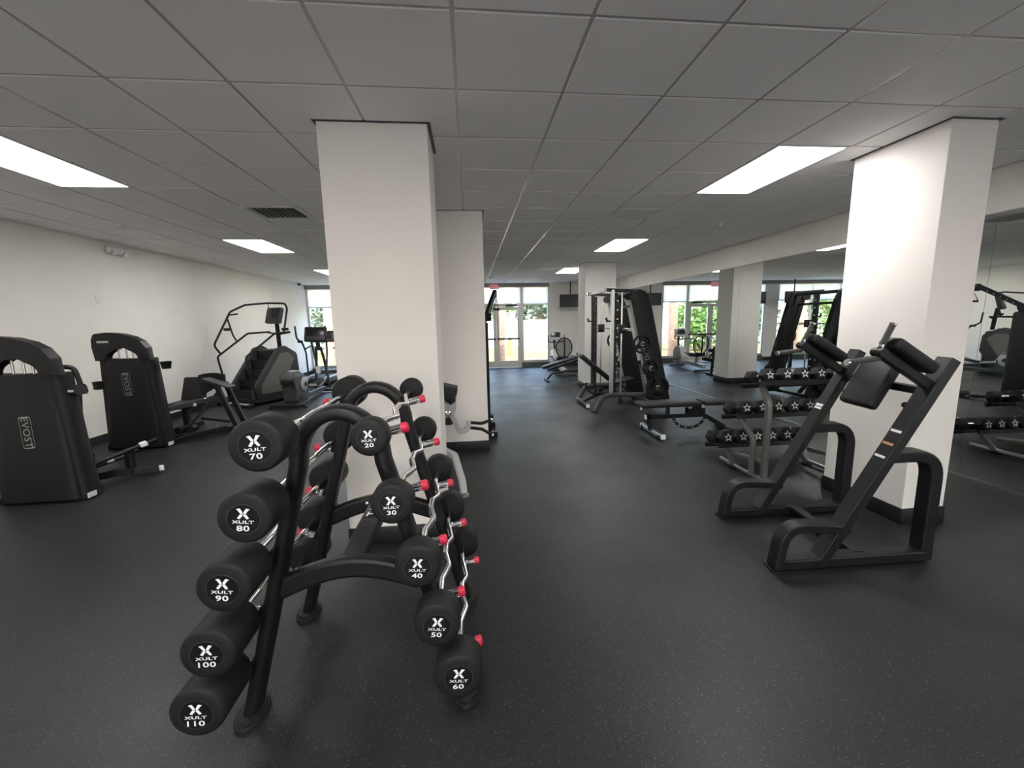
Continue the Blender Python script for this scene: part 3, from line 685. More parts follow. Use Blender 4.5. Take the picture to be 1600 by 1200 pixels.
def build_smith():
    t = thing('smith_machine', 'black smith machine with slanted shrouded sides beside the mirror', 'gym machine', (2.9, 7.55, 0)); YN, YFAR = 7.0, 8.14
    for Y in (YN, YFAR):
        o = -1 if Y == YN else 1
        make('base_arch', G().bar([(2.16, Y, .01), (2.32, Y, .31), (3.10, Y, .29), (3.30, Y, .06)], .075, .075, fil=.22, m=8, oval=True), GRYD, t)
        make('upright', G().bar([(2.45, Y, .30), (2.45, Y, 2.13)], .06, .06), STEEL if Y == YN else BLK, t)
        b = make('top_bar', G().bar([(2.33, Y, 2.135), (2.95, Y, 2.10)], .06, .055), BLK, t); make('end_cap', G().box((2.325, Y, 2.135), (.02, .062, .066), .004), WHP, b)
        # slanted shroud
        poly = fillet([V((2.735, 2.12, 0)), V((3.02, 2.12, 0)), V((3.12, 1.9, 0)), V((3.56, .04, 0)), V((3.20, .04, 0))], .12, 6, True)
        sh = make('side_shroud', G().prism([(p.x, p.y) for p in poly], (0, Y-.045, 0), (1, 0, 0), (0, 0, 1), (0, .09, 0), .008), BLK2, t)
        make('edge_strip', G().bar([(2.745, Y, 2.02), (3.185, Y, .10)], .012, .07), GRYL, sh)
        d = V((.16, 0, -1)).normalized()
        if Y == YN: logo_plate((3.07, Y-.047, .95), (.235, 0, -1), (1, 0, .235), .085, sh)
        make('guide_rod', G().cyl((2.62, Y, .20), (2.62, Y, 2.10), .014), CHR, t)
        ra = make('rod_base', G().mm(2.58, 2.66, Y-.04, Y+.04, .14, .26, .01), BLK, t)
        pl = make('pulley', G().lathe((2.72, Y-.06, 2.02), (0, 1, 0), [(0, .06), (.012, .066), (.03, .055), (.045, .066), (.06, .06)], 20), RUB, t)
        make('pulley', G().lathe((2.80, Y-.065, 2.00), (0, -1, 0), [(0, .055), (.02, .055)], 20), BLK, t)
        lug = make('hook_column', G().mm(2.49, 2.53, Y-.02, Y+.02, .35, 2.08), BLK, t)
        for k in range(10): make('lock_peg', G().cyl((2.53, Y-.02, .55+k*.155), (2.53, Y-.05, .55+k*.155), .013, seg=10), STEEL, lug)
        make('carriage', G().mm(2.56, 2.68, Y-.05, Y+.05, 1.38, 1.54, .012), BLK, t)
        for x, z in ((2.955, 1.20), (3.12, .775), (3.25, .43)): make('plate_peg', G().cyl((x, Y+o*.04, z), (x, Y+o*.17, z), .024), BLK, t)
        make('foot_pad', G().lathe((2.16, Y, 0), (0, 0, 1), [(0, .06), (.012, .06), (.018, .04)], 16), RUB, t)
        make('rack_hook', G().bar([(2.49, Y, 1.60), (2.36, Y, 1.60), (2.34, Y, 1.66)], .03, .03), BLK, t)
    make('barbell', G().cyl((2.62, YN-.42, 1.46), (2.62, YFAR+.42, 1.46), .014), CHR, t)
    for s, Y in ((-1, YN), (1, YFAR)): make('bar_sleeve', G().cyl((2.62, Y+s*.08, 1.46), (2.62, Y+s*.42, 1.46), .025), CHR, t)
    make('top_beam', G().bar([(2.98, YN, 2.06), (2.98, YFAR, 2.06)], .07, .06, n=(0, 0, 1)), BLK, t); make('rear_beam', G().bar([(3.30, YN, .08), (3.30, YFAR, .08)], .07, .06, n=(0, 0, 1)), BLK, t)
    make('mid_beam', G().bar([(2.90, YN, 1.86), (2.90, YFAR, 1.86)], .05, .05, n=(0, 0, 1)), BLK, t)
    make('chin_bar', G().tube([(2.37, YN, 2.12), (2.37, YFAR, 2.12)], .016), STEEL, t)
    gr = 'weight plates on the smith machine pegs'
    for x, z, r, th, w_ in ((2.955, 1.20, .17, .04, 'upper'), (3.12, .775, .15, .04, 'middle'), (3.25, .43, .212, .05, 'lowest')):
        weight_plate(r, th, 'black grip plate on the %s peg of the logo side shroud' % w_, (x, YN-.09-th/2, z), gr)
        weight_plate(r, th, 'black grip plate on the %s peg of the smith side facing the windows' % w_, (x, YFAR+.09+th/2, z), gr)
build_smith()

# ------------------------------------------------------------------ cable machine and preacher bench
def build_cable_machine():
    t = thing('cable_machine', 'black cable machine with slanted pulley arms behind the middle column', 'gym machine', (0, 6.05, 0))
    make('tower', G().bar([(-.08, 6.05, .04), (-.08, 6.05, 1.60)], .62, .80, n=(0, 1, 0), rnd=.08), BLK2, t)
    make('tower_top', G().mm(-.36, .20, 5.70, 6.40, 1.60, 1.68, .03), BLK, t)
    make('front_panel', G().mm(.225, .245, 5.70, 6.40, .06, 1.62, .006), BLK2, t)
    for s, (tip, low) in enumerate((((.42, 6.87, 2.11), (.24, 6.27, 1.70)), ((.42, 5.50, 2.11), (.24, 5.83, 1.70)))):
        tip, low = V(tip), V(low); d = (tip-low).normalized()
        if s: continue
        a = make('pulley_arm', G().bar([low-d*.28, tip], .075, .06, n=d.cross(V((0, 0, 1)))), BLK, t)
        make('arm_pivot', G().cyl(low-V((.02, 0, 0)), low+V((.08, 0, 0)), .06), BLK, a)
        make('pulley_head', G().box(tip+V((.0, .0, -.03)), (.06, .09, .13), .015), BLK, a)
        for k in range(6): q = low+d*(.05+.1*k); make('hole', G().cyl(q+V((.036, 0, 0)), q+V((.038, 0, 0)), .009, seg=8), STEEL, a)
        make('pulley', G().lathe(tip+V((-.02, .0, -.05)), (1, 0, 0), [(0, .04), (.01, .045), (.02, .036), (.03, .045), (.04, .04)], 18), RUB, a)
        h = tip+V((.02, .03, -.10)); q = V((.6, .8, 0)).normalized()
        st_ = make('handle_strap', G().tube([h+V((0, 0, -.18))-q*.075, h, h+V((0, 0, -.18))+q*.075], .007, 8), BLK, t)
        make('handle_grip', G().cyl(h+V((0, 0, -.18))-q*.08, h+V((0, 0, -.18))+q*.08, .018), RUB, st_)
    make('base_beam', G().mm(-.30, .34, 6.30, 6.38, .0, .07, .006).mm(-.30, .34, 5.72, 5.80, .0, .07, .006), BLK, t)
    make('front_leg', G().bar([(.20, 6.40, .10), (.28, 6.95, .03)], .06, .07, n=(1, 0, 0)), BLK, t); make('front_leg', G().bar([(.28, 6.72, .06), (.30, 7.02, .03)], .10, .06, n=(0, 0, 1)), RUB, t)
build_cable_machine()
def build_preacher():
    t = thing('preacher_bench', 'grey framed curl bench with black wedge pad behind the rack column', 'bench', (-.35, 4.35, 0)); Y = 4.35
    make('wedge_pad', G().prism([(-.42, .98), (-.34, 1.00), (-.16, .955), (-.16, .90), (-.225, .79), (-.42, .95)], (0, Y-.14, 0), (1, 0, 0), (0, 0, 1), (0, .28, 0), .014), VIN, t)
    make('side_plate', G().prism([(-.43, .93), (-.225, .77), (-.175, .84), (-.18, .72), (-.24, .64), (-.43, .62)], (0, Y-.10, 0), (1, 0, 0), (0, 0, 1), (0, .20, 0), .008), GRYL, t)
    make('knob', G().lathe((-.26, Y-.10, .70), (0, -1, 0), [(0, .03), (.02, .03), (.03, .02)], 14), CHR, t); make('knob', G().ball((-.26, Y-.12, .64), .022), BLK, t)
    a = make('swing_arm', G().bar([(-.25, Y, .72), (-.145, Y, .46), (-.06, Y, .50), (-.055, Y, .58)], .055, .07, fil=.05), GRYL, t)
    for z0, z1, z2, y in ((.555, .53, .555, .12), (.51, .49, .42, -.03)):
        make('curl_handle', G().tube([(-.04, Y+y*.3, z0), (.09, Y+y*.6, z1), (.20, Y+y, z2)], .017, 10, fil=.06), RUB, a); make('handle_tip', G().ball((.20, Y+y, z2), .019), CHR, a)
    make('post', G().bar([(-.38, Y, .03), (-.38, Y, .80)], .07, .07), GRYL, t)
    make('foot', G().bar([(-.38, Y, .30), (-.20, 4.05, .30), (-.125, 3.80, .12), (-.115, 3.75, .02)], .06, .06, n=(.8, .3, 0), fil=.1), GRYL, t)
    make('base', G().bar([(-.38, Y-.4, .035), (-.38, Y+.6, .035)], .06, .06, n=(0, 0, 1)), GRYL, t); make('foot_cap', G().lathe((-.115, 3.745, 0), (0, 0, 1), [(0, .05), (.014, .05), (.02, .03)], 14), STEEL, t)
    make('seat', G().box((-.40, Y+.55, .48), (.32, .34, .07), .02, seg=3), VIN, t); make('seat_post', G().bar([(-.40, Y+.55, .05), (-.40, Y+.55, .45)], .06, .06), GRYL, t)
build_preacher()

# ------------------------------------------------------------------ shrouded weight towers on the left
def tower(t, cx, yf, lx, lz):
    def sec(z, hw, ya, yb, k=.28, n=28):
        out = []; cy = (ya+yb)/2; hy = (yb-ya)/2
        for i in range(n):
            a = 2*math.pi*i/n; c, s = math.cos(a), math.sin(a)
            out.append((cx+hw*math.copysign(abs(c)**k, c), yf+cy+hy*math.copysign(abs(s)**k, s), z))
        return out
    make('side_column', G().rings([[(x+.325*1, y, z) for x, y, z in sec(z, .072, .05, .25, .7)] for z in (.02,)]+[[(x+.325-.065*(z/1.25), y, z) for x, y, z in sec(z, .066, .05, .24, .7)] for z in (.4, .9, 1.24)]), BLK2, t)
    make('side_column', G().rings([[(x-.325+.065*(z/1.25), y, z) for x, y, z in sec(z, .070, .05, .26, .7)] for z in (.02, .4, .9, 1.24)]), BLK2, t)
    g = G().rings([sec(.03, .345, .0, .30), sec(.12, .34, .0, .30), sec(.62, .305, .03, .28), sec(1.18, .27, .05, .20), sec(1.24, .265, .06, .18)])
    fp = make('front_shroud', g, BLK2, t)
    # hood: arch with a window
    outer = [(-.335, 1.22), (-.345, 1.40), (-.335, 1.535), (-.29, 1.578), (-.15, 1.592), (.02, 1.575), (.15, 1.535), (.25, 1.475), (.315, 1.38), (.335, 1.22)]
    o2 = fillet([V((x, z, 0)) for x, z in outer], .05, 4); inner = [(.215, 1.22)]+[(.215*math.cos(a), 1.25+.135*math.sin(a)) for a in [math.pi*k/12 for k in range(13)]]+[(-.215, 1.22)]
    poly = [(p.x, p.y) for p in o2]+inner
    hd = make('hood', G().prism(poly, (cx, yf+.02, 0), (1, 0, 0), (0, 0, 1), (0, .11, 0), .018), BLK, t)
    make('hood_badge', G().box((cx-.20, yf+.018, 1.47), (.14, .004, .026), .0015), GRYL, hd)
    for x in (-.10, -.005, .07): make('guide_rod', G().cyl((cx+x, yf+.12, 1.15), (cx+x, yf+.12, 1.42), .011 if x else .004), STEEL, t)
    make('weight_stack', G().mm(cx-.13, cx+.13, yf+.10, yf+.22, .15, 1.16, .004), BLK, t)
    make('base_rail', G().mm(cx-.39, cx+.39, yf+.06, yf+.14, .0, .06, .006), BLK, t)
    make('end_cap', G().mm(cx+.388, cx+.398, yf+.055, yf+.145, .02, .068), WHP, t)
    logo_plate((cx+lx, yf+.026+(lz-.68)*.04, lz), (.05, -.055, -1), (1, 0, .05), .07, fp)
def build_tower_machines():
    t = thing('weight_tower_machine', 'black shrouded weight machine with a handle loop and low footrest', 'gym machine', (-4.1, 4.3, 0))
    tower(t, -4.13, 4.12, .0, .70)
    make('handle_loop', G().tube([(-4.0, 4.34, 1.29), (-3.83, 4.37, 1.28), (-3.79, 4.37, 1.08), (-3.92, 4.35, 1.03)], .022, 10, fil=.07), RUB, t)
    g = make('pivot_block', G().bar([(-4.0, 4.30, 1.03), (-3.74, 4.30, 1.07)], .10, .14, n=(0, 1, 0), rnd=.25), BLK, t); make('pivot_badge', G().box((-3.77, 4.228, 1.065), (.05, .004, .02)), GRYL, g)
    make('base_beam', G().bar([(-4.50, 4.40, .05), (-4.80, 5.5, .05)], .09, .07, n=(1, 0, 0)), BLK, t)
    b = make('cross_foot', G().bar([(-4.20, 4.52, .07), (-3.88, 4.72, .09), (-3.78, 4.80, .06), (-3.58, 4.88, .06)], .06, .08, n=(0, 0, 1), fil=.06), BLK, t); make('end_cap', G().box((-3.565, 4.885, .06), (.05, .012, .062), .003, Matrix.Rotation(.38, 3, 'Z')), WHP, b)
    make('foot_post', G().bar([(-3.80, 4.79, .05), (-3.80, 4.79, .33)], .07, .07), BLK, t)
    r = make('footrest_bar', G().tube([(-3.96, 4.48, .24), (-3.82, 4.66, .30), (-3.60, 4.94, .385)], .022, 10), BLK, t); make('reflector', G().obox((-3.70, 4.815, .352), (-3.66, 4.866, .366), .062, .05, bev=.006), WHP, r)
    r = make('lever_bar', G().tube([(-4.0, 4.60, .20), (-3.86, 4.74, .24), (-3.76, 4.86, .29)], .022, 10), BLK, t); make('reflector', G().obox((-3.93, 4.66, .235), (-3.89, 4.70, .245), .07, .03, bev=.004), WHP, r)
    make('seat', G().box((-4.80, 5.10, .46), (.36, .40, .08), .025, seg=3), VIN, t); make('seat_post', G().bar([(-4.80, 5.10, .05), (-4.80, 5.10, .43)], .08, .08), BLK, t)
    make('backrest', G().box((-4.85, 5.36, .70), (.30, .08, .42), .025, Matrix.Rotation(-.15, 3, 'X'), 3), VIN, t); make('back_post', G().bar([(-4.85, 5.46, .05), (-4.85, 5.44, .80)], .07, .07), BLK, t)
    t = thing('weight_tower_machine', 'black shrouded weight machine with cup holders and a raised leg press frame', 'gym machine', (-4.6, 6.1, 0))
    tower(t, -4.61, 5.92, .0, .90)
    make('cup_holder', G().lathe((-4.20, 6.12, 1.08), (0, 0, 1), [(0, .05), (.09, .065), (.10, .07), (.10, .058), (.02, .045)], 20), BLK, t); make('cup_holder', G().lathe((-4.98, 6.02, .84), (0, 0, 1), [(0, .08), (.09, .085), (.10, .09), (.10, .075), (.02, .06)], 20), BLK, t)
    make('seat_rail', G().bar([(-4.34, 6.15, .49), (-3.93, 6.85, .56)], .07, .06, n=(.86, -.5, 0)), GRYD, t)
    make('rail_cap', G().box((-4.13, 6.46, .50), (.05, .02, .045), .003), WHP, t); make('rail_bolt', G().ball((-4.05, 6.60, .56), .022), CHR, t)
    arc = [(-4.33+.40*k/10, .885+.03*math.sin(math.pi*k/10)) for k in range(11)]
    make('foot_plate', G().prism([(-4.33, .54)]+arc+[(-3.93, .70), (-4.06, .70)], (0, 6.95, 0), (1, 0, 0), (0, 0, 1), (0, .03, 0), .006), BLK, t)
    make('top_plate', G().bar([(-4.13, 6.80, .845), (-3.74, 6.80, .695)], .03, .20), GRYD, t)
    for y in (6.72, 6.96): make('leg', G().bar([(-3.94, y, .76), (-3.70, y, .05)], .075, .05), BLK, t); make('leg_cap', G().ball((-3.71, y-.03, .07), .03), CHR, t)
    make('brace', G().bar([(-4.32, 6.55, .13), (-3.97, 6.80, .62)], .05, .05, n=(.5, -.8, 0)), BLK, t); make('brace', G().bar([(-4.2, 6.7, .24), (-3.82, 6.75, .16)], .035, .035, n=(0, 1, 0)), BLK, t)
    make('base_beam', G().bar([(-4.40, 6.25, .05), (-3.68, 6.84, .05)], .07, .08, n=(0, 0, 1)), BLK, t); make('base_beam', G().bar([(-4.24, 6.12, .04), (-4.10, 6.30, .08), (-3.80, 6.60, .10)], .05, .06, n=(0, 0, 1)), BLK, t)
    for x, y in ((-4.29, 6.35), (-4.17, 6.42)): make('roller', G().cyl((x, y-.05, .15), (x, y+.05, .15), .055), RUB, t)
    make('base_beam', G().bar([(-4.58, 6.20, .05), (-4.58, 7.3, .05)], .08, .07, n=(1, 0, 0)), BLK, t)
    make('seat', G().box((-4.58, 6.95, .42), (.40, .42, .09), .03, seg=3), VIN, t); make('seat_post', G().bar([(-4.58, 6.95, .05), (-4.58, 6.95, .40)], .08, .08), BLK, t); make('backrest', G().box((-4.58, 7.24, .62), (.36, .09, .42), .03, Matrix.Rotation(-.4, 3, 'X'), 3), VIN, t)
build_tower_machines()

# ------------------------------------------------------------------ cardio machines
def build_stair_climber():
    t = thing('stair_climber', 'grey stair climbing machine with tall hooped handrails by the wall', 'cardio machine', (-4.55, 9.5, 0)); xa, xb = -4.98, -4.16
    side = [(8.95, .06), (8.97, .34), (9.60, 1.15), (9.78, 1.20), (10.06, 1.02), (10.08, .60), (9.80, .06)]
    poly = [(p.x, p.y) for p in fillet([V((y, z, 0)) for y, z in side], .05, 4, True)]
    for x, d in ((xa, .10), (xb-.10, .10)):
        s = make('side_shroud', G().prism(poly, (x, 0, 0), (0, 1, 0), (0, 0, 1), (d, 0, 0), .02), GRYD, t)
        xx = x-.003 if x == xa else x+d; inset = [(9.10, .22), (9.14, .42), (9.64, 1.05), (9.82, 1.06), (9.98, .92), (9.60, .22)]
        make('side_panel', G().prism([(p.x, p.y) for p in fillet([V((y, z, 0)) for y, z in inset], .06, 4, True)], (xx, 0, 0), (0, 1, 0), (0, 0, 1), (.004, 0, 0)), GRY, s)
    for k in range(5):
        y, z = 8.98+k*.155, .30+k*.20
        st_ = make('step', G().mm(xa+.11, xb-.11, y, y+.20, z-.025, z, .004), RUB, t); make('riser', G().mm(xa+.11, xb-.11, y+.012, y+.022, z-.20, z-.025), BLK, st_)
    make('drive_cover', G().mm(xa+.10, xb-.10, 9.72, 10.04, .10, 1.12, .05), GRYD, t)
    make('base', G().mm(xa+.04, xb-.04, 8.90, 10.10, .03, .14, .02), BLK, t)
    b = make('front_stabiliser', G().tube([(xa-.02, 8.80, .05), (xb+.06, 8.80, .05)], .035, 12), STEEL, t)
    for x in (xa-.03, xb+.07): make('stabiliser_foot', G().mm(x-.05, x+.05, 8.74, 8.86, 0, .07, .02), RUB, b)
    for x in (xa-.02, xb+.02):
        i = 1 if x < -4.5 else -1
        make('handrail', G().tube([(x, 8.98, .14), (x, 8.86, .90), (x, 8.84, 1.02), (x, 9.55, 1.48), (x+i*.12, 10.0, 1.50)], .021, 10, fil=.14), BLK, t)
        if i > 0:
            make('hoop', G().tube([(x, 8.92, 1.07), (x, 8.80, 1.26), (x, 9.22, 1.95), (x+.06, 9.52, 2.10), (x+.34, 9.84, 2.14), (xb-.06, 9.94, 2.12), (xb, 9.92, 2.0), (xb, 9.78, 1.48)], .021, 10, fil=.12), BLK, t)
            make('hoop_strut', G().tube([(x, 9.14, 1.82), (x, 9.22, 1.45), (x, 9.30, 1.30)], .017, 8, fil=.08), BLK, t)
        else: make('hand_sensor', G().box((x, 9.80, 1.56), (.10, .12, .06), .015), RUB, t); continue
        make('hand_sensor', G().box((x, 9.12, 1.58), (.10, .12, .06), .015), RUB, t); make('crossgrip', G().tube([(x, 9.18, 1.88), (x+i*.20, 9.24, 1.90)], .017, 8), BLK, t)
    c = make('console', G().box((-4.50, 9.86, 1.86), (.44, .10, .36), .03, Matrix.Rotation(-.30, 3, 'X'), 3), GRYD, t)
    make('screen', G().box(V((-4.50, 9.86, 1.86))+Matrix.Rotation(-.30, 3, 'X') @ V((0, -.0505, .03)), (.34, .004, .20), .002, Matrix.Rotation(-.30, 3, 'X')), SCREEN, c)
    make('console_post', G().tube([(-4.55, 9.95, 1.15), (-4.53, 9.93, 1.45), (-4.50, 9.90, 1.72)], .045, 12), BLK, t); make('console_yoke', G().tube([(xa+.05, 9.98, 1.49), (-4.55, 9.96, 1.44), (xb-.05, 9.98, 1.49)], .02, 8), BLK, t)
    make('antenna', G().tube([(-4.68, 9.88, 2.02), (-4.69, 9.88, 2.12)], .008, 6), BLK, c)
    t.rotation_euler = (0, 0, math.radians(-28))
build_stair_climber()
def build_elliptical():
    t = thing('elliptical', 'grey elliptical trainer with rear drive housing beside the stair climber', 'cardio machine', (-3.65, 9.3, 0)); X = -3.65
    hs = [(8.56, .06), (8.58, .42), (8.42, .56), (8.52, .72), (8.74, .72), (9.02, .58), (9.18, .36), (9.18, .06)]
    h = make('drive_housing', G().prism([(p.x, p.y) for p in fillet([V((y, z, 0)) for y, z in hs], .10, 5, True)], (X-.13, 0, 0), (0, 1, 0), (0, 0, 1), (.26, 0, 0), .03), GRYD, t)
    make('housing_trim', G().bar([(X+.06, 8.56, .725), (X+.06, 8.76, .725), (X+.06, 9.04, .585), (X+.06, 9.19, .36)], .02, .13, n=(1, 0, 0), fil=.08), GRYL, h)
    for s in (-1, 1):
        c = V((X+s*.135, 8.95, .42)); d = make('crank_disc', G().lathe(c, (s, 0, 0), [(0, .15), (.02, .15), (.03, .12)], 28), GRYL, t)
        make('disc_hub', G().lathe(c+V((s*.03, 0, 0)), (s, 0, 0), [(0, .05), (.02, .045)], 16), BLK, d)
        dy = .16*s; cz = c+V((s*.06, dy, -.05*s))
        make('pedal_arm', G().bar([cz, (X+s*.20, 9.75, .28), (X+s*.20, 10.12, .42)], .05, .04, n=(1, 0, 0), fil=.1), GRYL, t)
        make('pedal', G().box((X+s*.20, 9.52+dy*.5, .36), (.15, .36, .05), .018, Matrix.Rotation(.12, 3, 'X')), RUB, t)
        make('swing_lever', G().tube([(X+s*.20, 10.12, .42), (X+s*.24, 10.20, 1.0), (X+s*.27, 10.12, 1.22), (X+s*.30, 9.95+s*.06, 1.34), (X+s*.31, 9.94+s*.06, 1.62)], .021, 10, fil=.1), GRYD, t)
        make('lever_pad', G().box((X+s*.29, 10.05, 1.26), (.10, .10, .05), .015), RUB, t)
        make('mast_leg', G().tube([(X+s*.17, 10.42, .10), (X+s*.09, 10.40, .80), (X+s*.05, 10.34, 1.12)], .032, 10), GRYD, t)
    make('spine', G().bar([(X, 9.1, .12), (X, 10.45, .10)], .09, .10, n=(1, 0, 0)), GRYD, t)
    make('rear_foot', G().bar([(X-.34, 8.42, .05), (X+.34, 8.42, .05)], .05, .06, n=(0, 0, 1)), BLK, t); make('front_foot', G().bar([(X-.32, 10.45, .05), (X+.32, 10.45, .05)], .05, .06, n=(0, 0, 1)), BLK, t)
    for s in (-1, 1): make('leveller', G().lathe((X+s*.34, 8.42, 0), (0, 0, 1), [(0, .035), (.03, .035)], 12), RUB, t)
    make('mast', G().tube([(X, 10.36, 1.05), (X, 10.30, 1.35)], .05, 12), GRYD, t); make('cup_holder', G().lathe((X, 10.20, .50), (0, 0, 1), [(0, .05), (.16, .06), (.16, .05), (.02, .04)], 16), WHP, t)
    r = Matrix.Rotation(-.35, 3, 'X'); c = make('console', G().box((X, 10.24, 1.42), (.50, .10, .36), .035, r, 3), GRYD, t); make('screen', G().box(V((X, 10.24, 1.42))+r @ V((0, -.0505, .05)), (.40, .004, .20), .002, r), SCREEN, c)
build_elliptical()
def build_treadmills():
    def tread(X, Y, lab):
        t = thing('treadmill', lab, 'treadmill', (X, Y, 0), 'treadmills before the windows')
        make('deck', G().mm(X-.38, X+.38, Y-.75, Y+.75, .06, .20, .02), GRYD, t); make('belt', G().mm(X-.26, X+.26, Y-.74, Y+.55, .195, .206, .002), RUB, t)
        make('motor_cover', G().mm(X-.36, X+.36, Y+.55, Y+.95, .06, .30, .05), GRYD, t)
        for s in (-1, 1):
            make('side_rail', G().mm(X+s*.32-.05, X+s*.32+.05, Y-.74, Y+.56, .20, .215, .003), GRYL, t); make('upright', G().bar([(X+s*.38, Y+.80, .05), (X+s*.38, Y+.42, 1.20)], .08, .05, n=(1, 0, 0)), GRYD, t)
            make('handrail', G().tube([(X+s*.38, Y+.42, 1.05), (X+s*.38, Y-.05, .98)], .022, 10), RUB, t)
        r = Matrix.Rotation(-.4, 3, 'X'); c = make('console', G().box((X, Y+.40, 1.30), (.74, .10, .34), .035, r, 3), GRYD, t); make('screen', G().box(V((X, Y+.40, 1.30))+r @ V((0, -.0505, .02)), (.46, .004, .22), .002, r), SCREEN, c)
    tread(-4.25, 12.2, 'grey treadmill facing the windows nearest the plain side wall'); tread(-2.55, 12.3, 'grey treadmill facing the windows nearer the room middle')
build_treadmills()
def build_bike():
    t = thing('recumbent_bike', 'grey recumbent exercise bike with mesh seat back near the windows', 'exercise bike', (2.74, 12.7, 0)); X = 2.74
    b = [(13.0, .10), (12.92, .38), (13.08, .66), (13.30, .72), (13.48, .55), (13.50, .10)]
    make('drive_shroud', G().prism([(p.x, p.y) for p in fillet([V((y, z, 0)) for y, z in b], .10, 5, True)], (X-.11, 0, 0), (0, 1, 0), (0, 0, 1), (.22, 0, 0), .03), GRYL, t)
    make('spine', G().bar([(X, 11.75, .16), (X, 12.6, .20), (X, 13.2, .16)], .12, .10, n=(1, 0, 0), fil=.1), GRYL, t)
    make('mast', G().tube([(X, 13.34, .66), (X, 13.38, .95), (X, 13.30, 1.06)], .04, 10, fil=.08), GRYD, t)
    r = Matrix.Rotation(-.3, 3, 'X'); c = make('console', G().box((X, 13.26, 1.14), (.40, .07, .28), .025, r, 3), GRYL, t); make('screen', G().box(V((X, 13.26, 1.14))+r @ V((0, -.036, .02)), (.30, .004, .17), .002, r), SCREEN, c)
    make('front_handlebar', G().tube([(X-.26, 13.10, 1.16), (X-.27, 13.12, .96), (X-.12, 13.24, .93), (X+.12, 13.24, .93), (X+.27, 13.12, .96), (X+.26, 13.10, 1.16)], .017, 8, fil=.07), BLK, t)
    ring = [(X+.24*math.cos(a), 11.98-.10*math.sin(a)*.5, .82+.30*math.sin(a)) for a in [k*2*math.pi/28 for k in range(28)]]
    f = make('seat_back_frame', G().tube(ring, .018, 8, closed=True), BLK, t)
    g = G(); g.b.faces.new([g.b.verts.new(V(p)) for p in ring]); make('mesh_back', g, MESH, f, smooth=False, fix=False)
    make('back_spine', G().tube([(X, 11.96, .45), (X, 11.90, .80), (X, 11.93, 1.08)], .022, 8), BLK, t)
    make('seat', G().box((X, 12.24, .50), (.40, .40, .08), .03, seg=3), VIN, t); make('seat_post', G().bar([(X, 12.2, .18), (X, 12.16, .46)], .10, .08, n=(1, 0, 0)), GRYL, t)
    make('seat_handle', G().tube([(X-.30, 12.34, .56), (X-.30, 12.06, .46), (X+.30, 12.06, .46), (X+.30, 12.34, .56)], .017, 8, fil=.08), BLK, t)
    for s in (-1, 1):
        make('crank', G().bar([(X+s*.13, 13.05, .38), (X+s*.13, 13.05+s*.12, .38-s*.10)], .03, .02, n=(1, 0, 0)), STEEL, t); make('pedal', G().box((X+s*.19, 13.05+s*.12, .38-s*.10), (.10, .12, .03), .008), RUB, t)
    make('rear_foot', G().bar([(X-.30, 11.75, .04), (X+.30, 11.75, .04)], .05, .06, n=(0, 0, 1)), GRYD, t); make('front_foot', G().bar([(X-.26, 13.40, .04), (X+.26, 13.40, .04)], .05, .06, n=(0, 0, 1)), GRYD, t)
build_bike()

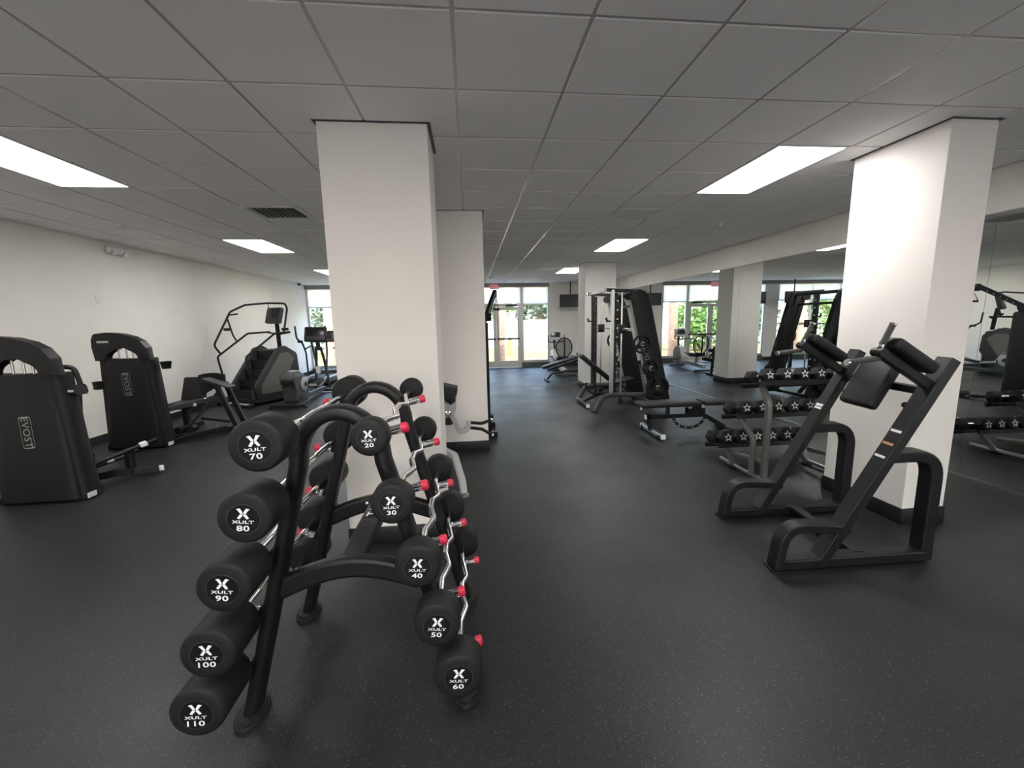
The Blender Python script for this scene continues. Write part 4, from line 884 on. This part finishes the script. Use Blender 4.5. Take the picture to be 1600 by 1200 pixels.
# ------------------------------------------------------------------ televisions, wall devices, wipes stand
def build_small():
    for x, lab in ((3.45, 'black television hung from the ceiling above the recumbent bike'), (-.45, 'black television hung from the ceiling beyond the cable machine'), (-1.95, 'black television hung from the ceiling before the window row')):
        t = thing('television', lab, 'television', (x, 14.05, 2.08), 'ceiling hung televisions')
        make('body', G().mm(x-.38, x+.38, 14.03, 14.08, 2.08, 2.50, .008), BLK, t); make('screen', G().mm(x-.365, x+.365, 14.024, 14.0305, 2.095, 2.485), SCREEN, t)
        make('mount_pole', G().cyl((x, 14.10, 2.30), (x, 14.10, ZC+.02), .02), BLK, t); make('bracket', G().mm(x-.1, x+.1, 14.08, 14.11, 2.22, 2.38), BLK, t)
    t = thing('emergency_light', 'white oval emergency light high on the plain wall', 'light', (-5.36, 7.13, 2.78)); make('housing', G().box((-5.365, 7.13, 2.82), (.068, .34, .11), .03, seg=3), WHP, t)
    for s in (-1, 1): make('lamp_head', G().lathe((-5.335, 7.13+s*.11, 2.785), (1, 0, -.3), [(0, .035), (.03, .042), (.035, .03)], 14), WHP, t)
    t = thing('switch_plate', 'small white wall plate below the emergency light', 'wall plate', (-5.4, 6.72, 2.0)); make('plate', G().box((-5.397, 6.72, 2.075), (.006, .09, .13), .002), WHP, t); make('toggle', G().box((-5.391, 6.72, 2.075), (.01, .012, .03)), WHP, t)
    t = thing('security_camera', 'white dome camera at the corner by the window row', 'camera', (-5.2, 13.6, 2.85)); make('mount', G().lathe((-5.2, 13.6, ZC+.001), (0, 0, -1), [(0, .07), (.03, .07)], 18), WHP, t); make('dome', G().ball((-5.2, 13.6, ZC-.035), .055), SCREEN, t)
    t = thing('security_camera', 'white camera on the wall band above the mirrors', 'camera', (4.8, 12.66, 2.74)); make('mount', G().lathe((4.866, 12.66, 2.80), (-1, 0, 0), [(0, .06), (.03, .06), (.05, .03)], 16), WHP, t); make('body', G().ball((4.79, 12.66, 2.80), .055), WHP, t)
    t = thing('wipes_stand', 'black floor stand holding a white wipes bucket', 'stand', (-.25, 12.0, 0))
    make('base', G().lathe((-.25, 12.0, 0), (0, 0, 1), [(0, .20), (.015, .20), (.03, .05)], 24), BLK, t); make('post', G().bar([(-.25, 12.0, .02), (-.25, 12.0, 1.45)], .09, .09, n=(0, 1, 0)), BLK, t)
    make('tray', G().lathe((-.25, 12.0, 1.44), (0, 0, 1), [(0, .15), (.05, .17)], 24), BLK, t); b = make('bucket', G().lathe((-.25, 12.0, 1.49), (0, 0, 1), [(0, .13), (.30, .15), (.31, .13), (.36, .06)], 24), WHP, t); make('bucket_label', G().lathe((-.25, 12.0, 1.55), (0, 0, 1), [(0, .1362), (.16, .1465)], 24), GRYL, b)
build_small()
